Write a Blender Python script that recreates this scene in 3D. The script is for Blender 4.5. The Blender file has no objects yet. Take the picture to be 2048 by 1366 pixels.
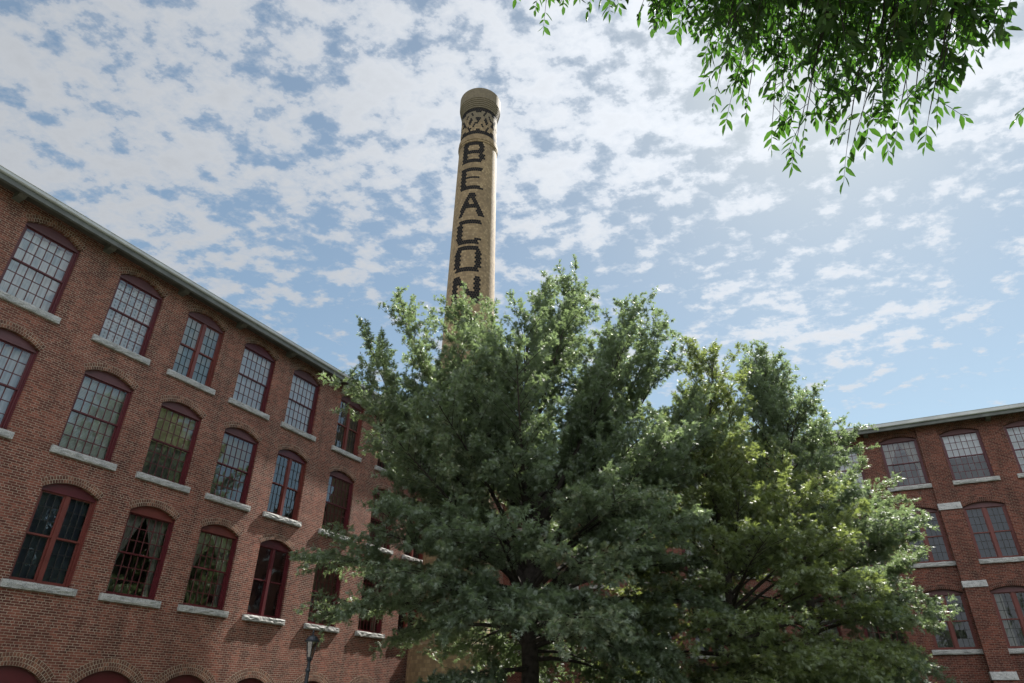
import bpy, bmesh, math, random
import numpy as np
from mathutils import Vector, Matrix
from mathutils.geometry import tessellate_polygon

sc = bpy.context.scene
C = sc.collection
rad = math.radians

# ------------------------------------------------------------------ camera
cam_d = bpy.data.cameras.new("camera")
cam_d.sensor_width = 36.0
cam_d.lens = 22.94
cam_d.clip_start = 0.05
cam_d.clip_end = 5000
cam = bpy.data.objects.new("camera", cam_d)
C.objects.link(cam)
Rv = Vector((0.9998955, -0.00704592, 0.01262347))
Uv = Vector((-0.01445672, -0.48732909, 0.87309871))
Fv = Vector((0.0, 0.87318996, 0.48738003))
cam.matrix_world = Matrix(((Rv.x, Uv.x, -Fv.x, 0.0), (Rv.y, Uv.y, -Fv.y, 0.0), (Rv.z, Uv.z, -Fv.z, 1.6), (0, 0, 0, 1)))
sc.camera = cam

# ------------------------------------------------------------------ sky, sun, exposure
SUN_AZ, SUN_EL = 36.7, 50.2       # azimuth clockwise from +Y
SKY_STRENGTH = 0.05
sun_dir = Vector((math.cos(rad(SUN_EL)) * math.sin(rad(SUN_AZ)), math.cos(rad(SUN_EL)) * math.cos(rad(SUN_AZ)), math.sin(rad(SUN_EL))))
w = bpy.data.worlds.new("World")
sc.world = w
w.use_nodes = True
nt = w.node_tree
nt.nodes.clear()


def N(tree, typ, **kw):
    n = tree.nodes.new(typ)
    for k, v in kw.items():
        if k.startswith('i_'):
            n.inputs[k[2:].replace('_', ' ')].default_value = v
        else:
            setattr(n, k, v)
    return n


def math_node(tree, op, a, b=None, c=None, clamp=False):
    n = tree.nodes.new('ShaderNodeMath')
    n.operation = op
    n.use_clamp = clamp
    for i, v in enumerate((a, b, c)):
        if v is None:
            continue
        if isinstance(v, (int, float)):
            n.inputs[i].default_value = v
        else:
            tree.links.new(v, n.inputs[i])
    return n.outputs[0]


def mix_col(tree, fac, a, b, blend='MIX'):
    n = tree.nodes.new('ShaderNodeMix')
    n.data_type = 'RGBA'
    n.blend_type = blend
    n.clamp_factor = True
    for sock, v in ((n.inputs[0], fac), (n.inputs[6], a), (n.inputs[7], b)):
        if isinstance(v, (int, float)):
            sock.default_value = v
        elif isinstance(v, (tuple, list)):
            sock.default_value = (v[0], v[1], v[2], 1)
        else:
            tree.links.new(v, sock)
    return n.outputs[2]


def ramp(tree, fac, stops, interp='LINEAR'):
    n = tree.nodes.new('ShaderNodeValToRGB')
    n.color_ramp.interpolation = interp
    e = n.color_ramp.elements
    while len(e) < len(stops):
        e.new(0.5)
    for el, (p, c) in zip(e, stops):
        el.position = p
        el.color = (c[0], c[1], c[2], 1) if isinstance(c, (tuple, list)) else (c, c, c, 1)
    tree.links.new(fac, n.inputs[0])
    return n.outputs[0]


L = nt.links.new
sky = N(nt, 'ShaderNodeTexSky', sky_type='NISHITA', sun_disc=False)
sky.sun_elevation = rad(SUN_EL)
sky.sun_rotation = rad(SUN_AZ)
sky.air_density = 1.0
sky.dust_density = 0.4
sky.ozone_density = 1.0
tc = N(nt, 'ShaderNodeTexCoord')
sep = N(nt, 'ShaderNodeSeparateXYZ')
L(tc.outputs['Generated'], sep.inputs[0])
zz = math_node(nt, 'ADD', math_node(nt, 'MAXIMUM', sep.outputs[2], 0.0), 0.10)
px = math_node(nt, 'DIVIDE', sep.outputs[0], zz)
py = math_node(nt, 'DIVIDE', sep.outputs[1], zz)
comb = N(nt, 'ShaderNodeCombineXYZ')
L(px, comb.inputs[0])
L(py, comb.inputs[1])
# drifting cloud sheet: big patches, altocumulus cells, fine fray
cells = N(nt, 'ShaderNodeTexNoise', noise_dimensions='2D')
cells.inputs['Scale'].default_value = 12.5
cells.inputs['Detail'].default_value = 9
cells.inputs['Roughness'].default_value = 0.60
cells.inputs['Distortion'].default_value = 0.0
mp = N(nt, 'ShaderNodeMapping')
mp.inputs['Location'].default_value = (3.1, 7.7, 0)
mp.inputs['Rotation'].default_value = (0, 0, rad(25))
mp.inputs['Scale'].default_value = (1.0, 1.25, 1)
L(comb.outputs[0], mp.inputs[0])
L(mp.outputs[0], cells.inputs['Vector'])
big = N(nt, 'ShaderNodeTexNoise', noise_dimensions='2D')
big.inputs['Scale'].default_value = 1.5
big.inputs['Detail'].default_value = 3
mp2 = N(nt, 'ShaderNodeMapping')
mp2.inputs['Location'].default_value = (1.3, 4.2, 0)
L(comb.outputs[0], mp2.inputs[0])
L(mp2.outputs[0], big.inputs['Vector'])
# the sheet thins out towards the far right
thin = math_node(nt, 'MULTIPLY_ADD', px, -0.065, 0.0)
thin2 = math_node(nt, 'MULTIPLY_ADD', py, -0.085, 0.115)
cov = math_node(nt, 'ADD', math_node(nt, 'MULTIPLY_ADD', big.outputs[0], 0.50, -0.29), math_node(nt, 'ADD', thin, thin2))
dens = math_node(nt, 'ADD', cells.outputs[0], cov)
mask = ramp(nt, dens, [(0.42, 0.13), (0.50, 0.40), (0.55, 0.76), (0.66, 0.98)])
# sun glow through thin cloud (forward scattering)
vm = N(nt, 'ShaderNodeVectorMath', operation='DOT_PRODUCT')
L(tc.outputs['Generated'], vm.inputs[0])
vm.inputs[1].default_value = sun_dir
glow = math_node(nt, 'POWER', math_node(nt, 'MAXIMUM', vm.outputs['Value'], 0.0), 5.0)
cl_b = math_node(nt, 'MULTIPLY_ADD', glow, 3.9, 4.3)
# added fill: unseen cloud behind the camera boosted to lift shaded walls and foliage
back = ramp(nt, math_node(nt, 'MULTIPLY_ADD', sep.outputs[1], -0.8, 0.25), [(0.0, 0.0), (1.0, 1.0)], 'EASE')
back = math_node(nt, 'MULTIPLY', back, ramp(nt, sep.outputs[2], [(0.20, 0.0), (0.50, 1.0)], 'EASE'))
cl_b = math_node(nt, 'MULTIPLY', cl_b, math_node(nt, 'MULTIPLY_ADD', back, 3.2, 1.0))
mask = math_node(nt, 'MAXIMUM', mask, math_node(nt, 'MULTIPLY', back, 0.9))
cl_shade = ramp(nt, cells.outputs[0], [(0.45, 1.0), (0.85, 0.88)])
cl_col = mix_col(nt, 1.0, (0.97, 1.02, 1.09), cl_shade, 'MULTIPLY')
cc = N(nt, 'ShaderNodeVectorMath', operation='SCALE')
L(cl_col, cc.inputs[0])
L(cl_b, cc.inputs['Scale'])
skyc = N(nt, 'ShaderNodeVectorMath', operation='SCALE')
L(mix_col(nt, 1.0, sky.outputs[0], (1.03, 1.09, 0.96), 'MULTIPLY'), skyc.inputs[0])
L(math_node(nt, 'MULTIPLY_ADD', glow, -0.34, 1.12), skyc.inputs['Scale'])
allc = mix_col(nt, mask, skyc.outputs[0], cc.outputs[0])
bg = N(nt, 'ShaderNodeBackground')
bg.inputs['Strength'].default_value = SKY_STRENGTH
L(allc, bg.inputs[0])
wo = N(nt, 'ShaderNodeOutputWorld')
L(bg.outputs[0], wo.inputs[0])

sun_d = bpy.data.lights.new("sun", 'SUN')
sun_d.energy = 5.0
sun_d.angle = rad(0.8)
sun_d.color = (1.0, 0.955, 0.88)
sun = bpy.data.objects.new("sun", sun_d)
sun.rotation_euler = sun_dir.to_track_quat('Z', 'Y').to_euler()
sun.location = sun_dir * 80
C.objects.link(sun)

sc.view_settings.view_transform = 'Standard'
sc.view_settings.look = 'None'
sc.view_settings.gamma = 1.0
sc.view_settings.exposure = 1.35
sc.view_settings.use_curve_mapping = False
sc.cycles.max_bounces = 8
sc.cycles.transparent_max_bounces = 10


# ------------------------------------------------------------------ helpers
def link(o, parent=None):
    C.objects.link(o)
    if parent is not None:
        o.parent = parent
    return o


def empty(name, loc=(0, 0, 0), rz=0.0, parent=None):
    o = bpy.data.objects.new(name, None)
    o.location = loc
    o.rotation_euler = (0, 0, rz)
    o.empty_display_size = 0.3
    return link(o, parent)


def tag(o, label=None, cat=None, group=None, kind=None):
    for k, v in (('label', label), ('category', cat), ('group', group), ('kind', kind)):
        if v:
            o[k] = v
    return o


def np_mesh(name, V, tris=None, quads=None, mat=None, parent=None, attr=None, smooth=False):
    """fast mesh from numpy arrays of triangles and/or quads"""
    me = bpy.data.meshes.new(name)
    V = np.asarray(V, dtype=np.float32)
    parts, starts, pos = [], [], 0
    if tris is not None and len(tris):
        t = np.asarray(tris, dtype=np.int32)
        parts.append(t.ravel()); starts.append(np.arange(len(t)) * 3 + pos); pos += t.size
    if quads is not None and len(quads):
        q = np.asarray(quads, dtype=np.int32)
        parts.append(q.ravel()); starts.append(np.arange(len(q)) * 4 + pos); pos += q.size
    idx = np.concatenate(parts).astype(np.int32)
    st = np.concatenate(starts).astype(np.int32)
    me.vertices.add(len(V)); me.vertices.foreach_set('co', V.ravel())
    me.loops.add(len(idx)); me.loops.foreach_set('vertex_index', idx)
    me.polygons.add(len(st)); me.polygons.foreach_set('loop_start', st)
    if attr is not None:
        a = me.attributes.new('tint', 'FLOAT', 'POINT')
        a.data.foreach_set('value', np.asarray(attr, dtype=np.float32))
    me.update(calc_edges=True)
    if smooth:
        me.polygons.foreach_set('use_smooth', np.ones(len(st), dtype=bool))
    me.materials.append(mat)
    return link(bpy.data.objects.new(name, me), parent)


class MB:
    """collects faces; build() links them as one mesh object"""
    def __init__(self):
        self.v, self.f, self.uv = [], [], []

    def poly(self, pts, uv=None):
        i = len(self.v)
        self.v += [tuple(p) for p in pts]
        self.f.append(tuple(range(i, i + len(pts))))
        self.uv.append(uv if uv else [(0, 0)] * len(pts))

    def box(self, x0, x1, y0, y1, z0, z1):
        p = [(x0, y0, z0), (x1, y0, z0), (x1, y1, z0), (x0, y1, z0), (x0, y0, z1), (x1, y0, z1), (x1, y1, z1), (x0, y1, z1)]
        for q in ((0, 3, 2, 1), (4, 5, 6, 7), (0, 1, 5, 4), (1, 2, 6, 5), (2, 3, 7, 6), (3, 0, 4, 7)):
            self.poly([p[k] for k in q])

    def prism(self, pts, y0, y1):
        """outline in x,z (counter-clockwise seen from -y) extruded y0..y1"""
        n = len(pts)
        self.poly([(x, y0, z) for x, z in pts])
        self.poly([(x, y1, z) for x, z in reversed(pts)])
        for i in range(n):
            a, b = pts[i], pts[(i + 1) % n]
            self.poly([(a[0], y0, a[1]), (a[0], y1, a[1]), (b[0], y1, b[1]), (b[0], y0, b[1])])

    def lathe(self, prof, seg=24, c=(0, 0), uvs=None, cap=True):
        for i in range(len(prof) - 1):
            (r0, z0), (r1, z1) = prof[i], prof[i + 1]
            for k in range(seg):
                a0, a1 = 2 * math.pi * k / seg - math.pi, 2 * math.pi * (k + 1) / seg - math.pi
                P = lambda r, a, z: (c[0] + r * math.sin(a), c[1] - r * math.cos(a), z)
                uv = None
                if uvs:
                    u0, u1 = uvs[0] * a0 / (2 * math.pi), uvs[0] * a1 / (2 * math.pi)
                    v0, v1 = z0 / uvs[1], z1 / uvs[1]
                    if abs(z1 - z0) < 1e-4:
                        v1 = v0 + (abs(r1 - r0)) / uvs[1]
                    uv = [(u0, v0), (u1, v0), (u1, v1), (u0, v1)]
                self.poly([P(r0, a0, z0), P(r0, a1, z0), P(r1, a1, z1), P(r1, a0, z1)], uv)

    def tube(self, pts, rads, seg=8):
        pts = [Vector(p) for p in pts]
        rings = []
        for i, p in enumerate(pts):
            d = (pts[min(i + 1, len(pts) - 1)] - pts[max(i - 1, 0)]).normalized()
            a = d.cross(Vector((0, 0, 1)))
            if a.length < 1e-3:
                a = Vector((1, 0, 0))
            a.normalize(); b = d.cross(a)
            rings.append([p + (a * math.cos(2 * math.pi * k / seg) + b * math.sin(2 * math.pi * k / seg)) * rads[i] for k in range(seg)])
        for i in range(len(rings) - 1):
            for k in range(seg):
                self.poly([rings[i][k], rings[i + 1][k], rings[i + 1][(k + 1) % seg], rings[i][(k + 1) % seg]])
        self.poly(list(reversed(rings[0]))); self.poly(rings[-1])

    def build(self, name, mat, parent=None, smooth=False, merge=False, mats=None):
        me = bpy.data.meshes.new(name)
        me.from_pydata(self.v, [], self.f)
        ul = me.uv_layers.new(name='UVMap')
        flat = [c for u in self.uv for p in u for c in p]
        ul.data.foreach_set('uv', flat)
        if merge:
            bm = bmesh.new(); bm.from_mesh(me)
            bmesh.ops.remove_doubles(bm, verts=bm.verts, dist=1e-4)
            bm.to_mesh(me); bm.free()
        if smooth:
            me.polygons.foreach_set('use_smooth', [True] * len(me.polygons))
        me.materials.append(mat)
        me.update()
        return link(bpy.data.objects.new(name, me), parent)


def material(name):
    m = bpy.data.materials.new(name)
    m.use_nodes = True
    t = m.node_tree
    b = t.nodes['Principled BSDF']
    return m, t, b


def simple_mat(name, col, rough=0.6, noise=0.12, nscale=6.0, bump=0.0, spec=0.5, bscale=None):
    m, t, b = material(name)
    tcn = N(t, 'ShaderNodeTexCoord')
    nz = N(t, 'ShaderNodeTexNoise')
    nz.inputs['Scale'].default_value = nscale
    nz.inputs['Detail'].default_value = 6
    t.links.new(tcn.outputs['Object'], nz.inputs['Vector'])
    c = ramp(t, nz.outputs[0], [(0.3, tuple(x * (1 - noise) for x in col)), (0.7, tuple(min(1, x * (1 + noise)) for x in col))])
    t.links.new(c, b.inputs['Base Color'])
    b.inputs['Roughness'].default_value = rough
    b.inputs['Specular IOR Level'].default_value = spec
    if bump:
        n2 = nz
        if bscale:
            n2 = N(t, 'ShaderNodeTexNoise')
            n2.inputs['Scale'].default_value = bscale
            n2.inputs['Detail'].default_value = 8
            t.links.new(tcn.outputs['Object'], n2.inputs['Vector'])
        bp = N(t, 'ShaderNodeBump')
        bp.inputs['Strength'].default_value = bump
        bp.inputs['Distance'].default_value = 0.03
        t.links.new(n2.outputs[0], bp.inputs['Height'])
        t.links.new(bp.outputs[0], b.inputs['Normal'])
    return m


# ------------------------------------------------------------------ materials
def brick_mat(name, c1, c2, mortar, seed=0.0, use_uv=False, pale=0.5):
    m, t, b = material(name)
    Lk = t.links.new
    tcn = N(t, 'ShaderNodeTexCoord')
    if use_uv:
        vec = tcn.outputs['UV']
    else:
        s = N(t, 'ShaderNodeSeparateXYZ')
        Lk(tcn.outputs['Object'], s.inputs[0])
        cb = N(t, 'ShaderNodeCombineXYZ')
        Lk(math_node(t, 'ADD', s.outputs[0], s.outputs[1]), cb.inputs[0])
        Lk(s.outputs[2], cb.inputs[1])
        vec = cb.outputs[0]
    # a little waviness in the courses
    wob = N(t, 'ShaderNodeTexNoise')
    wob.inputs['Scale'].default_value = 7.0
    wob.inputs['Detail'].default_value = 3
    Lk(vec, wob.inputs['Vector'])
    wv = N(t, 'ShaderNodeVectorMath', operation='MULTIPLY_ADD')
    Lk(wob.outputs['Color'], wv.inputs[0])
    wv.inputs[1].default_value = (0.009, 0.006, 0)
    Lk(vec, wv.inputs[2])

    def bt(width, row, off):
        n = N(t, 'ShaderNodeTexBrick', offset=off, offset_frequency=2, squash=1.0)
        n.inputs['Color1'].default_value = (0, 0, 0, 1)
        n.inputs['Color2'].default_value = (1, 1, 1, 1)
        n.inputs['Mortar'].default_value = (0.5, 0.5, 0.5, 1)
        n.inputs['Scale'].default_value = 1.0
        n.inputs['Mortar Size'].default_value = 0.0068
        n.inputs['Mortar Smooth'].default_value = 0.25
        n.inputs['Bias'].default_value = 0.0
        n.inputs['Brick Width'].default_value = width
        n.inputs['Row Height'].default_value = row
        Lk(wv.outputs[0], n.inputs['Vector'])
        return n
    if use_uv:
        A_ = bt(0.075, 0.108, 0.5)
        rnd, mor = A_.outputs['Color'], A_.outputs['Fac']
    else:
        A_, B_ = bt(0.213, 0.0702, 0.5), bt(0.1065, 0.0702, 0.5)
        sz = N(t, 'ShaderNodeSeparateXYZ')
        Lk(wv.outputs[0], sz.inputs[0])
        fr = math_node(t, 'FRACT', math_node(t, 'DIVIDE', sz.outputs[1], 0.0702 * 8))
        hd = math_node(t, 'LESS_THAN', fr, 0.125)
        rnd = mix_col(t, hd, A_.outputs['Color'], B_.outputs['Color'])
        mor = math_node(t, 'ADD', math_node(t, 'MULTIPLY', A_.outputs['Fac'], math_node(t, 'SUBTRACT', 1.0, hd)), math_node(t, 'MULTIPLY', B_.outputs['Fac'], hd))
    n1 = N(t, 'ShaderNodeTexNoise')
    n1.inputs['Scale'].default_value = 0.55
    n1.inputs['Detail'].default_value = 5
    n1.inputs['Roughness'].default_value = 0.6
    off = N(t, 'ShaderNodeVectorMath', operation='ADD')
    Lk(vec, off.inputs[0])
    off.inputs[1].default_value = (seed, seed * 1.7, 0)
    Lk(off.outputs[0], n1.inputs['Vector'])
    n2 = N(t, 'ShaderNodeTexNoise')
    n2.inputs['Scale'].default_value = 30
    n2.inputs['Detail'].default_value = 4
    Lk(vec, n2.inputs['Vector'])
    base = ramp(t, rnd, [(0.0, tuple(x * 0.76 for x in c1)), (0.35, c1), (0.7, c2), (1.0, tuple(x * 1.22 for x in c2))])
    base = mix_col(t, ramp(t, n2.outputs[0], [(0.35, 0.0), (0.75, 0.25)]), base, tuple(x * 0.5 for x in c1))
    # broad weathering: sooty zones and fresher zones
    base = mix_col(t, 1.0, base, ramp(t, n1.outputs[0], [(0.30, (0.70, 0.66, 0.66)), (0.50, (0.95, 0.93, 0.92)), (0.68, (1.15, 1.08, 1.05))]), 'MULTIPLY')
    # rain streaks and patched areas
    stv = N(t, 'ShaderNodeVectorMath', operation='MULTIPLY')
    Lk(off.outputs[0], stv.inputs[0]); stv.inputs[1].default_value = (2.6, .32, 0)
    st = N(t, 'ShaderNodeTexNoise'); st.inputs['Scale'].default_value = 1.0; st.inputs['Detail'].default_value = 5
    Lk(stv.outputs[0], st.inputs['Vector'])
    base = mix_col(t, 1.0, base, ramp(t, st.outputs[0], [(0.34, (0.60, 0.58, 0.58)), (0.50, (1.0, 1.0, 1.0)), (0.70, (1.10, 1.05, 1.0))]), 'MULTIPLY')
    n3 = N(t, 'ShaderNodeTexNoise')
    n3.inputs['Scale'].default_value = 1.3
    n3.inputs['Detail'].default_value = 4
    Lk(off.outputs[0], n3.inputs['Vector'])
    mcol = mix_col(t, ramp(t, n3.outputs[0], [(0.40, 0.30), (0.62, pale + .25)]), tuple(x * 0.45 for x in mortar), mortar)
    n4 = N(t, 'ShaderNodeTexNoise')
    n4.inputs['Scale'].default_value = 9
    n4.inputs['Detail'].default_value = 3
    Lk(off.outputs[0], n4.inputs['Vector'])
    mcol = mix_col(t, ramp(t, n4.outputs[0], [(0.38, 0.40), (0.55, 0.0)]), mcol, tuple(x * 1.1 for x in c1))
    col = mix_col(t, mor, base, mcol)
    Lk(col, b.inputs['Base Color'])
    b.inputs['Roughness'].default_value = 0.88
    b.inputs['Specular IOR Level'].default_value = 0.25
    bp = N(t, 'ShaderNodeBump')
    bp.inputs['Strength'].default_value = 0.55
    bp.inputs['Distance'].default_value = 0.012
    hh = math_node(t, 'ADD', math_node(t, 'SUBTRACT', 1.0, mor), math_node(t, 'MULTIPLY', n2.outputs[0], 0.5))
    Lk(hh, bp.inputs['Height'])
    Lk(bp.outputs[0], b.inputs['Normal'])
    return m


M = {}
M['brick_left'] = brick_mat('red_brick_left', (0.150, 0.052, 0.037), (0.208, 0.074, 0.051), (0.50, 0.41, 0.32), 3.0)
M['brick_arch_left'] = brick_mat('red_brick_arch_left', (0.125, 0.056, 0.040), (0.190, 0.086, 0.057), (0.50, 0.42, 0.32), 5.0, True)
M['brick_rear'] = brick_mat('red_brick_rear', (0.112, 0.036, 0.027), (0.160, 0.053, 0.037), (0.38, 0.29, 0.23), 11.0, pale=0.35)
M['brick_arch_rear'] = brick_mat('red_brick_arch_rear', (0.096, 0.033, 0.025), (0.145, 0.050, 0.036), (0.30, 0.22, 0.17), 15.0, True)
M['paint_maroon'] = simple_mat('paint_maroon', (0.082, 0.010, 0.014), 0.42, 0.15, 3.0)
M['paint_dusty'] = simple_mat('paint_dusty_maroon', (0.092, 0.029, 0.031), 0.5, 0.16, 3.0)
M['paint_mullion'] = simple_mat('paint_mullion_red', (0.125, 0.026, 0.019), 0.45, 0.15, 3.0)
M['muntin'] = simple_mat('paint_muntin_maroon', (0.085, 0.016, 0.018), 0.5, 0.12, 5.0)
M['dark_muntin'] = simple_mat('dark_muntin', (0.016, 0.014, 0.013), 0.5, 0.1, 5.0)
M['interior'] = simple_mat('interior_plaster', (0.10, 0.095, 0.09), 0.9, 0.2, 1.0)
M['roof'] = simple_mat('roof_membrane', (0.16, 0.16, 0.16), 0.9, 0.2, 1.0)
M['fascia'] = simple_mat('weathered_fascia_paint', (0.12, 0.125, 0.118), 0.7, 0.28, 2.2, 0.3)
M['gutter'] = simple_mat('gutter_metal', (0.46, 0.47, 0.47), 0.45, 0.15, 1.5)
M['bracket'] = simple_mat('bracket_paint', (0.10, 0.095, 0.085), 0.8, 0.25, 3.0)
M['soffit'] = simple_mat('dark_soffit_boards', (0.070, 0.062, 0.055), 0.85, 0.3, 3.0)
M['iron'] = simple_mat('black_iron_paint', (0.018, 0.022, 0.028), 0.42, 0.15, 10.0)


def granite_mat():
    m, t, b = material('rough_granite')
    tcn = N(t, 'ShaderNodeTexCoord')
    a = N(t, 'ShaderNodeTexNoise'); a.inputs['Scale'].default_value = 60; a.inputs['Detail'].default_value = 3
    c = N(t, 'ShaderNodeTexNoise'); c.inputs['Scale'].default_value = 3.5; c.inputs['Detail'].default_value = 4
    for n in (a, c):
        t.links.new(tcn.outputs['Object'], n.inputs['Vector'])
    col = ramp(t, a.outputs[0], [(0.34, (0.17, 0.17, 0.168)), (0.5, (0.36, 0.355, 0.35)), (0.64, (0.50, 0.495, 0.48))])
    col = mix_col(t, 1.0, col, ramp(t, c.outputs[0], [(0.3, (0.72, 0.73, 0.72)), (0.6, (1.08, 1.07, 1.05))]), 'MULTIPLY')
    t.links.new(col, b.inputs['Base Color'])
    b.inputs['Roughness'].default_value = 0.8
    v = N(t, 'ShaderNodeTexNoise'); v.inputs['Scale'].default_value = 14; v.inputs['Detail'].default_value = 6
    t.links.new(tcn.outputs['Object'], v.inputs['Vector'])
    bp = N(t, 'ShaderNodeBump'); bp.inputs['Strength'].default_value = 0.6; bp.inputs['Distance'].default_value = 0.03
    t.links.new(v.outputs[0], bp.inputs['Height']); t.links.new(bp.outputs[0], b.inputs['Normal'])
    return m


M['granite'] = granite_mat()


def glass_mat(name, tint=(0.90, 0.94, 0.95), wav=0.02, minr=0.10):
    m, t, b = material(name)
    t.nodes.remove(b)
    out = t.nodes['Material Output']
    tr = N(t, 'ShaderNodeBsdfTransparent'); tr.inputs[0].default_value = (*tint, 1)
    gl = N(t, 'ShaderNodeBsdfGlossy'); gl.inputs['Roughness'].default_value = 0.02
    gl.inputs[0].default_value = (0.95, 0.97, 1, 1)
    fr = N(t, 'ShaderNodeFresnel'); fr.inputs['IOR'].default_value = 1.52
    tcn = N(t, 'ShaderNodeTexCoord')
    nz = N(t, 'ShaderNodeTexNoise'); nz.inputs['Scale'].default_value = 2.2; nz.inputs['Detail'].default_value = 2
    t.links.new(tcn.outputs['Object'], nz.inputs['Vector'])
    bp = N(t, 'ShaderNodeBump'); bp.inputs['Strength'].default_value = wav * 4; bp.inputs['Distance'].default_value = 0.05
    t.links.new(nz.outputs[0], bp.inputs['Height'])
    t.links.new(bp.outputs[0], gl.inputs['Normal'])
    f2 = math_node(t, 'MULTIPLY_ADD', fr.outputs[0], 1.55, minr * 0.5, clamp=True)
    mx = N(t, 'ShaderNodeMixShader')
    t.links.new(f2, mx.inputs[0]); t.links.new(tr.outputs[0], mx.inputs[1]); t.links.new(gl.outputs[0], mx.inputs[2])
    t.links.new(mx.outputs[0], out.inputs[0])
    return m


M['glass'] = glass_mat('window_glass')


def cloth_mat(name, col, fold=0.5, fscale=14.0, kind='fold', trans=0.35, col2=None):
    """drapes with folds, slatted blinds or a plain roller shade"""
    m, t, b = material(name)
    out = t.nodes['Material Output']
    tcn = N(t, 'ShaderNodeTexCoord')
    s = N(t, 'ShaderNodeSeparateXYZ'); t.links.new(tcn.outputs['Object'], s.inputs[0])
    nz = N(t, 'ShaderNodeTexNoise', noise_dimensions='1D' if kind == 'fold' else '3D')
    nz.inputs['Scale'].default_value = fscale
    nz.inputs['Detail'].default_value = 4
    if kind == 'fold':
        t.links.new(s.outputs[0], nz.inputs['W'])
    else:
        t.links.new(tcn.outputs['Object'], nz.inputs['Vector'])
    c = ramp(t, nz.outputs[0], [(0.3, tuple(x * (1 - fold) for x in col)), (0.65, col)])
    if kind == 'slat':
        w_ = math_node(t, 'FRACT', math_node(t, 'MULTIPLY', s.outputs[2], 22.0))
        c = mix_col(t, ramp(t, w_, [(0.0, 1.0), (0.22, 0.15), (0.8, 0.0), (1.0, 0.8)]), c, col2 or tuple(x * 0.35 for x in col))
    if kind == 'lace':
        w_ = math_node(t, 'SINE', math_node(t, 'MULTIPLY', s.outputs[0], 42.0))
        w2 = math_node(t, 'SINE', math_node(t, 'MULTIPLY', s.outputs[2], 46.0))
        pr = math_node(t, 'ADD', math_node(t, 'MULTIPLY', w_, 0.5), math_node(t, 'MULTIPLY', math_node(t, 'MULTIPLY', w_, w2), 0.5))
        c = mix_col(t, ramp(t, pr, [(0.15, 0.0), (0.6, 0.75)]), c, tuple(x * 0.36 for x in col))
    t.links.new(c, b.inputs['Base Color'])
    b.inputs['Roughness'].default_value = 0.9
    b.inputs['Specular IOR Level'].default_value = 0.1
    tl = N(t, 'ShaderNodeBsdfTranslucent'); t.links.new(c, tl.inputs[0])
    mx = N(t, 'ShaderNodeMixShader'); mx.inputs[0].default_value = trans
    t.links.new(b.outputs[0], mx.inputs[1]); t.links.new(tl.outputs[0], mx.inputs[2]); t.links.new(mx.outputs[0], out.inputs[0])
    return m


M['sheer'] = cloth_mat('white_sheer_curtain', (0.88, 0.88, 0.90), 0.22, 16, trans=.08)
M['lace'] = cloth_mat('white_lace_curtain', (0.90, 0.90, 0.93), 0.15, 14, 'lace', .08)
M['white_shade'] = cloth_mat('white_roller_shade', (0.88, 0.86, 0.88), 0.08, 3, 'plain', .08)
M['blind'] = cloth_mat('grey_slatted_blind', (0.72, 0.74, 0.68), 0.15, 2, 'slat', .08)
M['tan_shade'] = cloth_mat('tan_roller_shade', (0.52, 0.44, 0.28), 0.15, 3, 'plain', .1)
M['grey_shade'] = cloth_mat('grey_shade', (0.22, 0.22, 0.19), 0.2, 2, 'slat', .1)
M['teal_shade'] = cloth_mat('grey_green_shade', (0.34, 0.42, 0.41), 0.18, 2, 'plain', .1)
M['green_shade'] = cloth_mat('dark_green_shade', (0.055, 0.075, 0.060), 0.25, 2, 'plain')
M['slate_shade'] = cloth_mat('slate_blue_shade', (0.085, 0.10, 0.135), 0.25, 2, 'plain')
M['brown_shade'] = cloth_mat('brown_blind', (0.13, 0.095, 0.065), 0.2, 2, 'slat')
M['cream_drape'] = cloth_mat('cream_tied_drape', (0.62, 0.57, 0.48), 0.35, 22)


def leaf_mat(name, lo, hi, trans_col, trans=0.35, rough=0.46, spec=1.0):
    m, t, b = material(name)
    out = t.nodes['Material Output']
    at = N(t, 'ShaderNodeAttribute', attribute_name='tint')
    c = ramp(t, at.outputs['Fac'], [(0.0, lo), (0.75, hi), (1.0, tuple(x * y for x, y in zip(hi, (1.7, 1.35, 1.1))))])
    t.links.new(c, b.inputs['Base Color'])
    b.inputs['Roughness'].default_value = rough
    b.inputs['Specular IOR Level'].default_value = spec
    tl = N(t, 'ShaderNodeBsdfTranslucent')
    tl.inputs[0].default_value = (*trans_col, 1)
    mx = N(t, 'ShaderNodeMixShader'); mx.inputs[0].default_value = trans
    t.links.new(b.outputs[0], mx.inputs[1]); t.links.new(tl.outputs[0], mx.inputs[2]); t.links.new(mx.outputs[0], out.inputs[0])
    return m


M['oak_leaf'] = leaf_mat('pin_oak_leaf', (0.082, 0.114, 0.072), (0.154, 0.196, 0.128), (0.24, 0.33, 0.13), 0.40)
M['oak_leaf_pale'] = leaf_mat('pin_oak_leaf_yellower', (0.080, 0.112, 0.052), (0.160, 0.196, 0.092), (0.28, 0.35, 0.08), 0.38)
M['ash_leaf'] = leaf_mat('ash_leaf', (0.016, 0.044, 0.010), (0.050, 0.100, 0.020), (0.075, 0.20, 0.020), 0.38, 0.45, 0.4)
M['shrub_leaf'] = leaf_mat('shrub_leaf', (0.025, 0.055, 0.018), (0.06, 0.10, 0.03), (0.14, 0.2, 0.03), 0.3)
M['bark'] = simple_mat('oak_bark', (0.050, 0.042, 0.035), 0.9, 0.4, 8.0, 0.8, 0.2, 22)

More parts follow.
